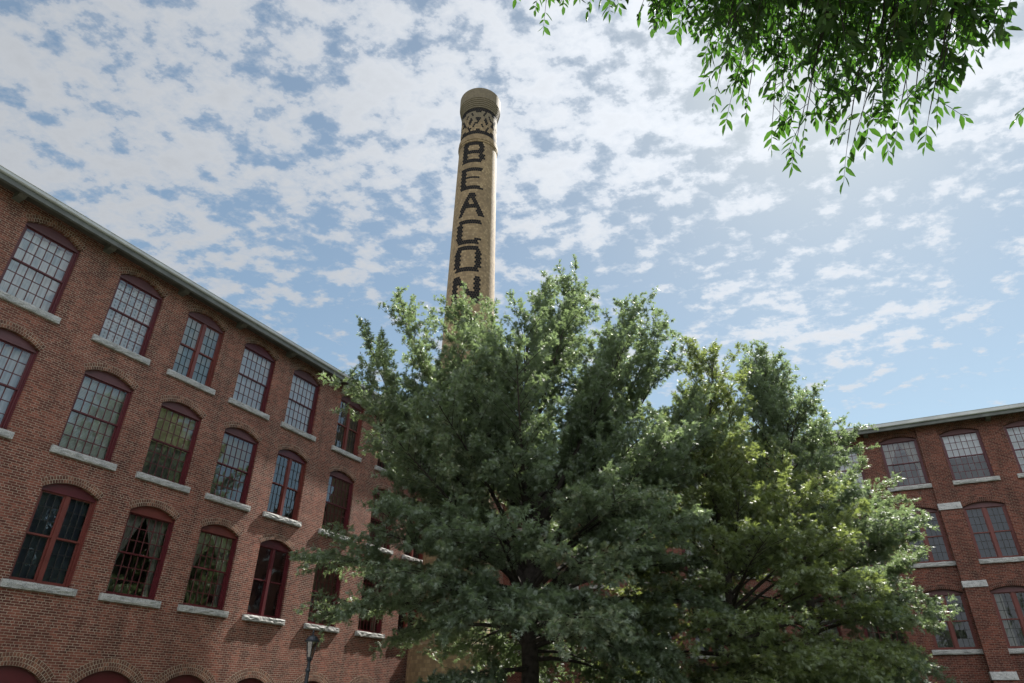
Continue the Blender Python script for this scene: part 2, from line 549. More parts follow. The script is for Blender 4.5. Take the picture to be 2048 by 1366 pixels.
# ------------------------------------------------------------------ wall axes
TH = rad(28.0156)
ux = Vector((math.sin(TH), math.cos(TH), 0))      # along the left wing, away from the camera
nx = Vector((math.cos(TH), -math.sin(TH), 0))     # out of the left wing's wall, to the right
rotA = math.atan2(ux.y, ux.x)
rotB = math.atan2(nx.y, nx.x)
DA, DB = -20.8335, 38.4353


# ------------------------------------------------------------------ facade builder (local: x along wall, y into the building, z up)
def arc_pts(cx, hw, zs, rise, n=12, grow=0.0):
    """segmental arch from left springing to right springing"""
    R = (hw * hw + rise * rise) / (2 * rise)
    cz = zs + rise - R
    a = math.asin(hw / R)
    return [(cx + (R + grow) * math.sin(-a + 2 * a * k / n), cz + (R + grow) * math.cos(-a + 2 * a * k / n)) for k in range(n + 1)]


def outline(W):
    cx, hw, z0, zs, rise = W['cx'], W['hw'], W['z0'], W['zs'], W['rise']
    top = arc_pts(cx, hw, zs, rise)
    return [(cx - hw, z0), (cx + hw, z0)] + list(reversed(top))


REVEAL = 0.14
rng = random.Random(7)


def rough_block(name, x0, x1, y0, y1, z0, z1, parent, slope=0.0, nx_=14, amp=0.018):
    """quarry-faced granite block: the front face is broken into a rough relief"""
    m = MB()
    nz_ = 4
    g = []
    for j in range(nz_ + 1):
        row = []
        for i in range(nx_ + 1):
            fx, fz = i / nx_, j / nz_
            edge = (i in (0, nx_)) or (j in (0, nz_))
            x = x0 + (x1 - x0) * fx + (0 if i in (0, nx_) else rng.uniform(-.25, .25) * (x1 - x0) / nx_)
            z = z0 + (z1 - z0) * fz + (rng.uniform(-.006, .006) if edge else rng.uniform(-.01, .01))
            y = y0 + slope * fz - (rng.uniform(-0.004, 0.006) if edge else rng.uniform(0.0, 1.0) * amp * 1.6)
            row.append((x, y, z))
        g.append(row)
    for j in range(nz_):
        for i in range(nx_):
            a, b, c, d = g[j][i], g[j][i + 1], g[j + 1][i + 1], g[j + 1][i]
            if rng.random() < .5:
                m.poly([a, b, c]); m.poly([a, c, d])
            else:
                m.poly([a, b, d]); m.poly([b, c, d])
    bl, br, tl, tr = (x0, y1, z0), (x1, y1, z0), (x0, y1, z1), (x1, y1, z1)
    m.poly([tuple(p) for p in g[0]][::-1] + [bl, br]) if False else None
    for i in range(nx_):
        f0, f1 = i / nx_, (i + 1) / nx_
        m.poly([g[0][i + 1], g[0][i], (x0 + (x1 - x0) * f0, y1, z0), (x0 + (x1 - x0) * f1, y1, z0)])
        m.poly([g[nz_][i], g[nz_][i + 1], (x0 + (x1 - x0) * f1, y1, z1), (x0 + (x1 - x0) * f0, y1, z1)])
    for j in range(nz_):
        q0, q1 = z0 + (z1 - z0) * j / nz_, z0 + (z1 - z0) * (j + 1) / nz_
        m.poly([g[j][0], g[j + 1][0], (x0, y1, q1), (x0, y1, q0)])
        m.poly([g[j + 1][nx_], g[j][nx_], (x1, y1, q0), (x1, y1, q1)])
    return m.build(name, M['granite'], parent)


def make_window(W, bld, side):
    cx, hw, z0, zs, rise, typ = W['cx'], W['hw'], W['z0'], W['zs'], W['rise'], W['type']
    deco = W.get('shade')
    paint = M[W.get('paint', 'paint_maroon')]
    y = REVEAL - 0.02
    fw = 0.085
    hb = zs - 0.07           # underside of the head board
    # frame: jambs + bottom rail + mullion (the window's own mesh)
    f = MB()
    f.box(cx - hw + .002, cx - hw + fw, y, y + .10, z0 + .05, hb)
    f.box(cx + hw - fw, cx + hw - .002, y, y + .10, z0 + .05, hb)
    f.box(cx - hw + .002, cx + hw - .002, y - .012, y + .10, z0 - .012, z0 + .05)
    # brick moulding: thin step nearer the brick face
    f.box(cx - hw + .002, cx - hw + .04, y - .05, y - .002, z0 + .052, zs)
    f.box(cx + hw - .04, cx + hw - .002, y - .05, y - .002, z0 + .052, zs)
    if typ == 'D':
        f.box(cx - .065, cx + .065, y - .006, y + .097, z0 + .052, hb - .002)
    wn = f.build('window', paint if typ == 'H' else M['paint_mullion'] if W.get('warm', True) else paint, bld)
    # head board under the arch
    hbm = MB()
    top = arc_pts(cx, hw - .003, zs - .002, rise)
    hbm.prism([(cx - hw + .003, hb), (cx + hw - .003, hb)] + list(reversed(top)), y - .004, y + .09)
    hbm.box(cx - hw + .006, cx + hw - .006, y - .03, y - .006, hb - .005, hb + .045)
    hbm.build('head_board', M[W.get('head', 'paint_dusty')], wn)
    gi0, gi1 = z0 + .05, hb
    mid = (gi0 + gi1) / 2

    def sash(x0, x1, a, b, yy, nc, nr, mat_m, mw, rail=.045, name='sash'):
        s = MB()
        s.box(x0, x0 + rail, yy, yy + .04, a, b); s.box(x1 - rail, x1, yy, yy + .04, a, b)
        s.box(x0 + rail, x1 - rail, yy + .001, yy + .039, a, a + rail); s.box(x0 + rail, x1 - rail, yy + .001, yy + .039, b - rail, b)
        iw, ih = (x1 - x0 - 2 * rail) / nc, (b - a - 2 * rail) / nr
        so = s.build(name, paint if typ == 'H' else M['paint_mullion'] if W.get('warm', True) else paint, wn)
        g = MB()
        for k in range(1, nc):
            xx = x0 + rail + iw * k
            g.box(xx - mw / 2, xx + mw / 2, yy + .006, yy + .034, a + rail, b - rail)
        for k in range(1, nr):
            q = a + rail + ih * k
            g.box(x0 + rail, x1 - rail, yy + .009, yy + .031, q - mw / 2, q + mw / 2)
        if nc > 1:
            g.build('muntins', mat_m, wn)
        p = MB()
        yg = yy + .02
        for ci in range(nc):
            for ri in range(nr):
                t1_, t2_ = rng.gauss(0, .0016), rng.gauss(0, .0016)
                xa_, xb_ = x0 + rail + iw * ci, x0 + rail + iw * (ci + 1)
                qa_, qb_ = a + rail + ih * ri, a + rail + ih * (ri + 1)
                p.poly([(xa_, yg + t1_, qa_), (xb_, yg + t2_, qa_), (xb_, yg - t1_, qb_), (xa_, yg - t2_, qb_)])
        p.build('pane', M['glass'], wn)

    if typ == 'H':
        nc = W.get('nc', 6)
        sash(cx - hw + fw, cx + hw - fw, mid - .02, gi1, y + .03, nc, 3, M['muntin'], .024)
        sash(cx - hw + fw, cx + hw - fw, gi0, mid + .02, y + .072, nc, 3, M['muntin'], .024)
    elif typ == 'D':
        for s_ in (-1, 1):
            xa, xb = (cx - hw + fw, cx - .065) if s_ < 0 else (cx + .065, cx + hw - fw)
            n_ = 1 if W.get('plain') else 3
            sash(xa, xb, mid - .02, gi1, y + .03, n_, n_, M['dark_muntin'], .020, .05)
            sash(xa, xb, gi0, mid + .02, y + .072, n_, n_, M['dark_muntin'], .020, .05)
    else:   # ground-floor arch: boarded head with two lights below
        sash(cx - hw + fw, cx + hw - fw, gi0, gi1, y + .03, 4, 3, M['muntin'], .03)
    # what hangs behind the glass
    yc = y + .26
    xl, xr = cx - hw + .03, cx + hw - .03

    def folded(x0, x1, a, b, mat, name, amp=.025, n=40, topx=None, pin=None):
        g = MB(); rows = 10
        pts = []
        for j in range(rows + 1):
            v = j / rows
            row = []
            for i in range(n + 1):
                u_ = i / n
                if pin is None:
                    x = x0 + (x1 - x0) * u_
                else:
                    # tied back to one side at height pin: edges converge there
                    side_, tie = pin
                    zc = a + (b - a) * v
                    k = 1 - (max(0, zc - tie) / (b - tie)) if zc > tie else 1 - (tie - zc) / max(.01, (tie - a)) * .05
                    k = max(0, min(1, k)) ** 0.85
                    wid = (x1 - x0) * (1 - .74 * k)
                    x = (x0 + wid * u_) if side_ < 0 else (x1 - wid * (1 - u_))
                row.append((x, yc + amp * math.sin(u_ * n * .9 + 1.3 * math.sin(v * 3)) + .01 * math.sin(9 * v + i), a + (b - a) * v))
            pts.append(row)
        for j in range(rows):
            for i in range(n):
                g.poly([pts[j][i], pts[j][i + 1], pts[j + 1][i + 1], pts[j + 1][i]])
        g.build(name, mat, wn, smooth=True, merge=True)

    def flat(a, b, mat, name, x0=xl, x1=xr, dy=0.0):
        g = MB(); g.box(x0, x1, yc - .06 + dy, yc - .055 + dy, a, b); g.build(name, mat, wn)

    if deco == 'sheer':
        folded(xl, xr, gi0, gi1 - rng.uniform(0, .05), M['sheer'], 'curtain')
    elif deco == 'lace':
        folded(xl, xr, gi0, gi1 - .03, M['lace'], 'curtain', .012)
    elif deco == 'white':
        flat(gi0 + .0, gi1, M['white_shade'], 'window_shade')
    elif deco == 'white_half':
        flat(mid - .02, gi1, M['white_shade'], 'window_shade')
    elif deco == 'blind':
        flat(gi0 + .02, gi1, M['blind'], 'window_blind')
    elif deco == 'tan':
        flat(mid - .03, gi1, M['tan_shade'], 'window_shade')
        flat(gi0, mid - .04, M['grey_shade'], 'window_blind', dy=.05)
    elif deco == 'tied':
        xm = (xl + xr) / 2
        folded(xl, xm, gi0 + .02, gi1, M['cream_drape'], 'curtain', .02, 26, pin=(-1, mid - .25))
        folded(xm, xr, gi0 + .02, gi1, M['cream_drape'], 'curtain', .02, 26, pin=(1, mid - .25))
    elif deco == 'one_drape':
        folded(xl + .12, xl + .42, gi0 + .02, gi1, M['cream_drape'], 'curtain', .02, 16)
    elif deco in ('teal', 'green', 'slate', 'brown'):
        if typ == 'D':
            flat(gi0, gi1, M[deco + '_shade'], 'window_shade', xl, cx - .03)
            flat(gi0, gi1, M[deco + '_shade'], 'window_shade', cx + .03, xr)
        else:
            flat(gi0 if deco != 'brown' else mid - .1, gi1, M[deco + '_shade'], 'window_blind')
    # granite sill
    if W.get('sill', True):
        rough_block('granite_sill', cx - W['hs'], cx + W['hs'], -.085, REVEAL - .035, z0 - .215, z0 - .013, wn)
    # brick arch laid flush, two or three rowlock rings
    rings = W.get('rings', 2)
    a_ = MB()
    R = (hw * hw + rise * rise) / (2 * rise)
    cz = zs + rise - R
    half = math.asin(hw / R)
    seg = 20
    t_ = .108 * rings
    al = half * (1 + (.10 if rings < 3 else .0))
    for k in range(seg):
        a0, a1 = -half + 2 * half * k / seg, -half + 2 * half * (k + 1) / seg
        P = lambda r, a, yy: (cx + r * math.sin(a), yy, cz + r * math.cos(a))
        s0, s1 = R * a0, R * a1
        a_.poly([P(R, a0, -.004), P(R, a1, -.004), P(R + t_, a1, -.004), P(R + t_, a0, -.004)], [(s0, 0), (s1, 0), (s1, t_), (s0, t_)])
        a_.poly([P(R + t_, a0, -.004), P(R + t_, a1, -.004), P(R + t_, a1, .01), P(R + t_, a0, .01)], [(s0, t_), (s1, t_), (s1, t_), (s0, t_)])
        a_.poly([P(R - .001, a0, REVEAL - .03), P(R - .001, a1, REVEAL - .03), P(R - .001, a1, -.004), P(R - .001, a0, -.004)], [(s0, .1), (s1, .1), (s1, 0), (s0, 0)])
    a_.build('brick_arch', M['brick_arch_' + side], wn)
    return wn


def wall_with_openings(bld, side, x0, x1, z0, z1, rows, name='wall', thick=0.45):
    """rows: list of (z_low, z_high, [windows]); every opening is cut through the brick face"""
    m = MB()

    def quad(xa, xb, za, zb):
        m.poly([(xa, 0, za), (xb, 0, za), (xb, 0, zb), (xa, 0, zb)])
    for (za, zb, wins) in rows:
        wins = sorted(wins, key=lambda q: q['cx'])
        if not wins:
            quad(x0, x1, za, zb); continue
        bounds = [x0] + [(wins[i]['cx'] + wins[i + 1]['cx']) / 2 for i in range(len(wins) - 1)] + [x1]
        for W, xa, xb in zip(wins, bounds[:-1], bounds[1:]):
            outer = [(xa, za), (xb, za), (xb, zb), (xa, zb)]
            inner = outline(W)
            allp = outer + inner
            tri = tessellate_polygon([[Vector((p[0], p[1], 0)) for p in outer], [Vector((p[0], p[1], 0)) for p in reversed(inner)]])
            remap = list(range(4)) + [4 + len(inner) - 1 - k for k in range(len(inner))]
            for t in tri:
                pts = [allp[remap[i]] for i in t]
                ar = (pts[1][0] - pts[0][0]) * (pts[2][1] - pts[0][1]) - (pts[2][0] - pts[0][0]) * (pts[1][1] - pts[0][1])
                if abs(ar) < 1e-9:
                    continue
                if ar < 0:
                    pts = pts[::-1]
                m.poly([(p[0], 0, p[1]) for p in pts])
            for i in range(len(inner)):
                a, b = inner[i], inner[(i + 1) % len(inner)]
                m.poly([(b[0], 0, b[1]), (a[0], 0, a[1]), (a[0], thick, a[1]), (b[0], thick, b[1])][::-1])
    return m


def interior(bld, x0, x1, depth, floors, ztop):
    m = MB()
    for zf in floors:
        m.box(x0 + .5, x1 - .5, .47, depth - .5, zf - .3, zf)
    m.box(x0 + .5, x1 - .5, 3.4, 3.5, 0.0, ztop)
    m.build('interior_floors', M['interior'], bld)


# =========================================================== LEFT WING
A0 = ux * 0 + nx * DA
left = empty('brick_mill_building', (A0.x, A0.y, 0), rotA)
tag(left, 'long red brick mill wing with arched windows along the left side', 'building')
colsA = {-2: 2.30, -1: 5.08, 0: 7.873, 1: 11.023, 2: 13.8255, 3: 16.597, 4: 19.374, 5: 22.56, 6: 25.75, 7: 28.66, 8: 31.45, 9: 34.3}
HWA, HSA = .8606, 1.0336
rowA = {1: (12.04, 14.55), 2: (8.238, 10.80), 3: (4.445, 7.03)}
specA = {}
for k in colsA:
    for r in rowA:
        specA[(k, r)] = dict(type='H', shade=None)
specA.update({
    (-2, 1): dict(type='D', shade='teal'), (-1, 1): dict(type='H', shade='sheer'),
    (0, 1): dict(type='H', shade='sheer', head='paint_dusty'), (1, 1): dict(type='H', shade='lace'),
    (2, 1): dict(type='D', shade='teal'), (3, 1): dict(type='H', shade='white', head='paint_maroon', nc=6),
    (4, 1): dict(type='H', shade='white'), (5, 1): dict(type='D', shade='green'), (6, 1): dict(type='H', shade='white_half'),
    (7, 1): dict(type='D', shade='slate', warm=False), (8, 1): dict(type='H', shade='sheer'), (9, 1): dict(type='H', shade='tan'),
    (-1, 2): dict(type='D', shade='green'), (0, 2): dict(type='H', shade='sheer', nc=6), (1, 2): dict(type='H', shade='blind'),
    (2, 2): dict(type='H', shade='tan'), (3, 2): dict(type='H', shade='tan'), (4, 2): dict(type='D', shade='green', head='paint_maroon'),
    (5, 2): dict(type='H', shade='brown'), (6, 2): dict(type='H', shade='tan'), (7, 2): dict(type='D', shade='green'),
    (0, 3): dict(type='H', shade='tied', head='paint_mullion'), (1, 3): dict(type='D', shade='slate', head='paint_maroon'),
    (2, 3): dict(type='H', shade='tied', head='paint_mullion'), (3, 3): dict(type='H', shade='tied', head='paint_mullion'),
    (4, 3): dict(type='D', shade=None, plain=True, head='paint_maroon', warm=False), (5, 3): dict(type='H', shade='one_drape', head='paint_maroon'),
    (6, 3): dict(type='H', shade=None), (7, 3): dict(type='D', shade='green'),
})
XA0, XA1 = -1.5, 38.4353
ZWA = 15.20
zb = [2.95, 7.55, 11.25, ZWA]
rows = []
winsA = []
for r in (3, 2, 1):
    ws = []
    for k, cx in colsA.items():
        W = dict(cx=cx, hw=HWA, hs=HSA, z0=rowA[r][0], zs=rowA[r][1], rise=.26 if r > 1 else .29)
        W.update(specA[(k, r)])
        ws.append(W)
    rows.append((zb[3 - r], zb[4 - r], ws))
    winsA += ws
gw = []
for k, cx in colsA.items():
    gw.append(dict(cx=cx - (0.03 if k else 0), hw=1.0, hs=1.1, z0=.55, zs=1.93, rise=.44, type='G', shade=None, rings=3, sill=False, head='paint_maroon'))
rows.append((0.0, zb[0], gw))
mw = wall_with_openings(left, 'left', XA0, XA1, 0, ZWA, rows)
# end walls, back and foundation strip
DEP = 14.0
mw.poly([(XA0, DEP, 0), (XA0, 0, 0), (XA0, 0, ZWA), (XA0, DEP, ZWA)])
mw.poly([(XA1, DEP, 0), (XA0, DEP, 0), (XA0, DEP, ZWA), (XA1, DEP, ZWA)])
mw.build('wall', M['brick_left'], left)
for W in winsA + gw:
    make_window(W, left, 'left')
interior(left, XA0, XA1, DEP, [3.4, 7.3, 11.1], ZWA - .2)


def eaves(bld, x0, x1, zlow, ztop, dep, ov, brackets, prefix=''):
    so = MB(); so.box(x0, x1, -ov + .02, .25, zlow + .14, zlow + .20); so.build('soffit', M['soffit'], bld)
    fa = MB(); fa.box(x0, x1, -ov - .015, -ov + .02, zlow - .005, zlow + .19); fa.box(x0, x1, -ov + .021, -ov + .09, zlow - .012, zlow + .05)
    fa.build('fascia', M['fascia'], bld)
    gu = MB()
    prof = [(-ov - .016, zlow + .17), (-ov - .075, zlow + .17), (-ov - .105, zlow + .20), (-ov - .105, ztop - .012), (-ov - .12, ztop - .01), (-ov - .12, ztop), (-ov - .016, ztop)]
    n = len(prof)
    step = 3.05
    xs = [x0]
    while xs[-1] + step < x1 - .3:
        xs.append(xs[-1] + step)
    xs.append(x1)
    for xa, xb in zip(xs[:-1], xs[1:]):
        for i in range(n):
            a, b = prof[i], prof[(i + 1) % n]
            gu.poly([(xa, a[0], a[1]), (xb - .006, a[0], a[1]), (xb - .006, b[0], b[1]), (xa, b[0], b[1])])
    gu.build('gutter', M['gutter'], bld)
    ro = MB()
    ro.poly([(x0, -ov - .015, ztop + .004), (x1, -ov - .015, ztop + .004), (x1, dep * .5, ztop + .5), (x0, dep * .5, ztop + .5)])
    ro.poly([(x0, dep * .5, ztop + .5), (x1, dep * .5, ztop + .5), (x1, dep + .3, ztop + .004), (x0, dep + .3, ztop + .004)])
    ro.poly([(x0, -ov - .015, ztop + .004), (x0, dep * .5, ztop + .5), (x0, dep + .3, ztop + .004)])
    ro.poly([(x1, -ov - .015, ztop + .004), (x1, dep + .3, ztop + .004), (x1, dep * .5, ztop + .5)])
    ro.build('roof', M['roof'], bld)
    for bx in brackets:
        b = MB()
        b.prism([(-.0, 0), (0, 0), (0, 0)], 0, 0) if False else None
        xa, xb = bx - .11, bx + .11
        zt = zlow + .139
        sec = [(0.0, zt), (0.0, zt - .22), (-ov * .55, zt - .20), (-ov + .10, zt - .10), (-ov + .095, zt)]
        b.poly([(xa, p[0], p[1]) for p in sec]); b.poly([(xb, p[0], p[1]) for p in reversed(sec)])
        for i in range(len(sec)):
            a, c = sec[i], sec[(i + 1) % len(sec)]
            b.poly([(xa, a[0], a[1]), (xb, a[0], a[1]), (xb, c[0], c[1]), (xa, c[0], c[1])])
        b.build('eave_bracket', M['bracket'], bld)


eaves(left, XA0 - .4, XA1 + .0, 15.05, 15.36, DEP, .55, [.9, 3.7, 6.5, 9.45, 12.42, 15.2, 18.0, 20.97, 24.15, 27.2, 30.05, 32.9, 35.8])

# =========================================================== REAR WING
B0 = ux * DB
rear = empty('brick_mill_building', (B0.x, B0.y, 0), rotB)
tag(rear, 'rear red brick mill wing with stepped granite capped buttresses behind the trees', 'building')
XB0, XB1 = -20.8335 - 14.0, 21.5
HWB, HSB = .8695, 1.04
rowB = {1: (11.70, 14.15), 2: (7.913, 10.376), 3: (4.10, 6.50)}
ZWB = 14.72
specB = {(0, 1): dict(type='H', shade='tied'), (1, 1): dict(type='H', shade='white_half'), (2, 1): dict(type='H', shade='sheer'),
         (0, 2): dict(type='D', shade='slate'), (1, 2): dict(type='D', shade='slate'), (2, 2): dict(type='D', shade='slate'),
         (0, 3): dict(type='D', shade=None), (1, 3): dict(type='D', shade='one_drape'), (2, 3): dict(type='D', shade='green'),
         (-1, 1): dict(type='H', shade='white'), (-1, 2): dict(type='H', shade='slate'), (-1, 3): dict(type='H', shade='one_drape')}
colsB = {k: 2.765 + 2.785 * k for k in range(-8, 7)}
rows, winsB = [], []
zbb = [2.85, 7.35, 11.1, ZWB]
pool = [('H', 'white'), ('D', 'slate'), ('H', 'sheer'), ('H', None), ('D', 'green'), ('H', 'tan')]
for r in (3, 2, 1):
    ws = []
    for k, cx in colsB.items():
        if cx < -20.0:
            continue
        W = dict(cx=cx, hw=HWB, hs=HSB, z0=rowB[r][0], zs=rowB[r][1], rise=.19)
        ty, sh = pool[(k * 5 + r * 2) % len(pool)]
        W.update(dict(type=ty, shade=sh))
        W.update(specB.get((k, r), {}))
        ws.append(W)
    rows.append((zbb[3 - r], zbb[4 - r], ws))
    winsB += ws
gwb = []
for k, cx in colsB.items():
    if cx < -20.0:
        continue
    gwb.append(dict(cx=cx, hw=.86, hs=1.0, z0=.5, zs=1.88, rise=.30, type='G', shade=None, rings=2, sill=False))
rows.append((0.0, zbb[0], gwb))
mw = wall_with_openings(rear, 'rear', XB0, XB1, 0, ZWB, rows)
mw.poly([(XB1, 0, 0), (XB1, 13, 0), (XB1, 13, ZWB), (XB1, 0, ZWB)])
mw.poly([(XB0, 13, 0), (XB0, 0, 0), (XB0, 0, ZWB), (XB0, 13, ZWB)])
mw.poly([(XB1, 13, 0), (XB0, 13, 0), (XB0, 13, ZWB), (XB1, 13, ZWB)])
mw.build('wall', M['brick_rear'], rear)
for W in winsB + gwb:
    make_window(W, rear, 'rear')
interior(rear, XB0, XB1, 13, [3.1, 7.0, 10.8], ZWB - .2)
pil = [4.157 + 5.57 * j for j in (-4, -3, -2, -1, 0, 1, 2)]
eaves(rear, XB0, XB1 + .5, 14.58, 14.96, 13, .55, [4.157 + 5.57 * j + 2.785 for j in (-4, -3, -2, -1, 0, 1, 2)])
for px_ in pil:
    # buttress thickens below every granite cap
    b = MB()
    tiers = [(ZWB - .01, 10.62, .12), (10.26, 6.95, .30), (6.64, 3.16, .46), (2.84, 0.0, .60)]
    for (zt, zl, d) in tiers:
        b.box(px_ - .455, px_ + .455, -d, -.003, zl, zt)
    b.build('buttress', M['brick_rear'], rear)
    for (zt, zl, dt, db) in ((10.618, 10.262, .12, .30), (6.948, 6.642, .30, .46), (3.158, 2.842, .46, .60)):
        rough_block('granite_cap', px_ - .49, px_ + .49, -db - .04, -.004, zl, zt, rear, slope=(db - dt), nx_=8, amp=.022)


# =========================================================== CHIMNEY
def chimney_brick():
    m, t, b = material('buff_radial_brick')
    Lk = t.links.new
    tcn = N(t, 'ShaderNodeTexCoord')
    n = N(t, 'ShaderNodeTexBrick', offset=.5, offset_frequency=2)
    n.inputs['Color1'].default_value = (0, 0, 0, 1); n.inputs['Color2'].default_value = (1, 1, 1, 1)
    n.inputs['Mortar'].default_value = (.5, .5, .5, 1)
    n.inputs['Scale'].default_value = 1.0; n.inputs['Mortar Size'].default_value = .045
    n.inputs['Mortar Smooth'].default_value = .3
    n.inputs['Brick Width'].default_value = 1.0; n.inputs['Row Height'].default_value = 1.0
    Lk(tcn.outputs['UV'], n.inputs['Vector'])
    col = ramp(t, n.outputs['Color'], [(0, (.195, .138, .074)), (.5, (.26, .185, .098)), (.85, (.305, .222, .120)), (1, (.34, .255, .145))])
    n1 = N(t, 'ShaderNodeTexNoise'); n1.inputs['Scale'].default_value = .8; n1.inputs['Detail'].default_value = 6
    Lk(tcn.outputs['Object'], n1.inputs['Vector'])
    col = mix_col(t, 1.0, col, ramp(t, n1.outputs[0], [(.3, (.72, .68, .66)), (.6, (1.04, 1.0, .98))]), 'MULTIPLY')
    # soot and lichen on the head of the stack
    s = N(t, 'ShaderNodeSeparateXYZ'); Lk(tcn.outputs['Object'], s.inputs[0])
    hz = ramp(t, math_node(t, 'MULTIPLY_ADD', n1.outputs[0], 3.0, math_node(t, 'SUBTRACT', s.outputs[2], 37.6)), [(0.0, 0.0), (1.0, .72)])
    col = mix_col(t, hz, col, (.10, .088, .062))
    col = mix_col(t, n.outputs['Fac'], col, (.16, .115, .075))
    Lk(col, b.inputs['Base Color'])
    b.inputs['Roughness'].default_value = .8
    bp = N(t, 'ShaderNodeBump'); bp.inputs['Strength'].default_value = .6; bp.inputs['Distance'].default_value = .015
    Lk(math_node(t, 'SUBTRACT', 1.0, n.outputs['Fac']), bp.inputs['Height']); Lk(bp.outputs[0], b.inputs['Normal'])
    return m


M['buff'] = chimney_brick()
M['dark_brick'] = simple_mat('dark_glazed_brick', (.009, .0085, .010), .8, .5, 9.0, .3, .15)
CH = Vector((-2.53, 32.90, 0))
chim = empty('chimney', CH, 0)
tag(chim, 'tall round buff brick chimney with BEACON in dark bricks down its shaft', 'chimney')
ROW, NB = .157, 60


def r_shaft(z):                      # z above ground
    if z > 8.5:
        return 1.30 + .0133 * (33.6 - z)
    return 1.634 + .012 * (8.5 - z) ** 1.5 * .8


UVS = (NB, ROW)
m = MB()
zs_ = [4.0] + [4.0 + i * 1.05 for i in range(1, 29)] + [34.60]
m.lathe([(r_shaft(z), z) for z in zs_], 72, uvs=UVS)
m.build('shaft', M['buff'], chim, smooth=True, merge=True)
m = MB()
m.lathe([(2.02, 0.0), (2.0, 3.7), (1.93, 3.72), (1.93, 3.9), (1.80, 4.02), (1.70, 4.02)], 48, uvs=(72, ROW))
m.build('plinth', M['buff'], chim)
m = MB()
m.lathe([(1.29, 34.58), (1.325, 34.58), (1.325, 34.74), (1.355, 34.74), (1.355, 34.92), (1.33, 34.94), (1.33, 35.20), (1.24, 35.25)], 72, uvs=UVS)
m.build('ring_course', M['buff'], chim)
m = MB()
ZD0 = 35.18
m.lathe([(1.245, ZD0), (1.245, 37.9)], 72, uvs=UVS)
m.build('drum', M['buff'], chim, smooth=True, merge=True)
m = MB()
prof = [(1.25, 37.84)]
for i in range(5):
    r = 1.28 + .033 * i
    prof += [(r, 37.86 + .155 * i), (r, 37.86 + .155 * i + .148)]
prof += [(1.44, 38.64), (1.445, 39.60), (1.40, 39.66), (1.15, 39.66), (1.10, 39.0), (1.0, 38.0)]
m.lathe(prof, 72, uvs=UVS)
m.build('head', M['buff'], chim)


def dark_bricks(name, rows_fn, zbase_row, nrows, u0, rfun, prot=.005):
    """rows_fn(row, x) -> True when the brick centred at x (bricks, from u0) is dark"""
    g = MB()
    for r in range(nrows):
        k = zbase_row + (nrows - 1 - r)             # r counts from the top down
        shift = .5 if (k % 2 == 0) else 0.0
        z0, z1 = k * ROW + .006, (k + 1) * ROW - .006
        for i in range(-31, 31):
            c = i + .5 + shift
            if not rows_fn(r, c - u0):
                continue
            ra, rb = rfun(z0), rfun(z1)
            a = [(c - .5 + .04) * 2 * math.pi / NB, (c) * 2 * math.pi / NB, (c + .5 - .04) * 2 * math.pi / NB]
            P = lambda rr, an, z: (rr * math.sin(an), -rr * math.cos(an), z)
            for a0, a1 in ((a[0], a[1]), (a[1], a[2])):
                g.poly([P(ra + prot, a0, z0), P(ra + prot, a1, z0), P(rb + prot, a1, z1), P(rb + prot, a0, z1)])
                g.poly([P(ra, a0, z0), P(ra, a1, z0), P(ra + prot, a1, z0), P(ra + prot, a0, z0)])
                g.poly([P(rb + prot, a0, z1), P(rb + prot, a1, z1), P(rb, a1, z1), P(rb, a0, z1)])
            for an, s_ in ((a[0], 1), (a[2], -1)):
                q = [P(ra, an, z0), P(ra + prot, an, z0), P(rb + prot, an, z1), P(rb, an, z1)]
                g.poly(q if s_ > 0 else q[::-1])
    return g.build(name, M['dark_brick'], chim)


def inr(x, *iv):
    return any(a <= x <= b for a, b in iv)


def LB(r, x):
    if r in (0, 1, 5, 6, 10, 11): return inr(x, (0, 10.4 if r not in (6, 11) else 10.0))
    if r in (2, 3, 4): return inr(x, (.0, 2.8), (8.4, 11.2))
    return inr(x, (.0, 2.8), (8.6, 11.6))


def LE(r, x):
    if r in (0, 1): return inr(x, (.2, 11.0 if r == 0 else 10.4))
    if r == 5: return inr(x, (.2, 9.4))
    if r in (10, 11): return inr(x, (0, 10.2 if r == 10 else 11.0))
    return inr(x, (.0, 2.9))


def LA(r, x):
    o = 1.5 + .40 * r
    d = abs(x - 6.0)
    if r < 3: return d <= o
    if r in (6, 7): return d <= o
    return o - 2.3 <= d <= o


def LC(r, x):
    if r in (0, 1): return inr(x, (1.0, 10.4 if r == 0 else 11.2))
    if r in (10, 11): return inr(x, (.8, 10.2))
    if r == 9: return inr(x, (.2, 3.0), (8.2, 11.6))
    return inr(x, (.0, 3.0))


def LO(r, x):
    if r in (0, 1): return inr(x, (1.2, 10.4))
    if r in (10, 11): return inr(x, (1.2, 10.4))
    return inr(x, (.0, 2.9), (8.9, 11.7))


def LN(r, x):
    return inr(x, (.0, 2.4), (9.3, 11.7)) or (abs(x - (1.6 + .80 * r)) <= 1.25) or (r < 1 and x < 3.2 and x > 0)


tops = [32.91, 30.66, 28.46, 26.26, 24.12, 21.92]
for fn, zt, ch_ in zip((LB, LE, LA, LC, LO, LN), tops, 'BEACON'):
    k_top = round((zt + 1.6) / ROW)
    dark_bricks('letter', fn, k_top - 12, 12, -7.3, r_shaft)['label'] = 'dark brick letter ' + ch_


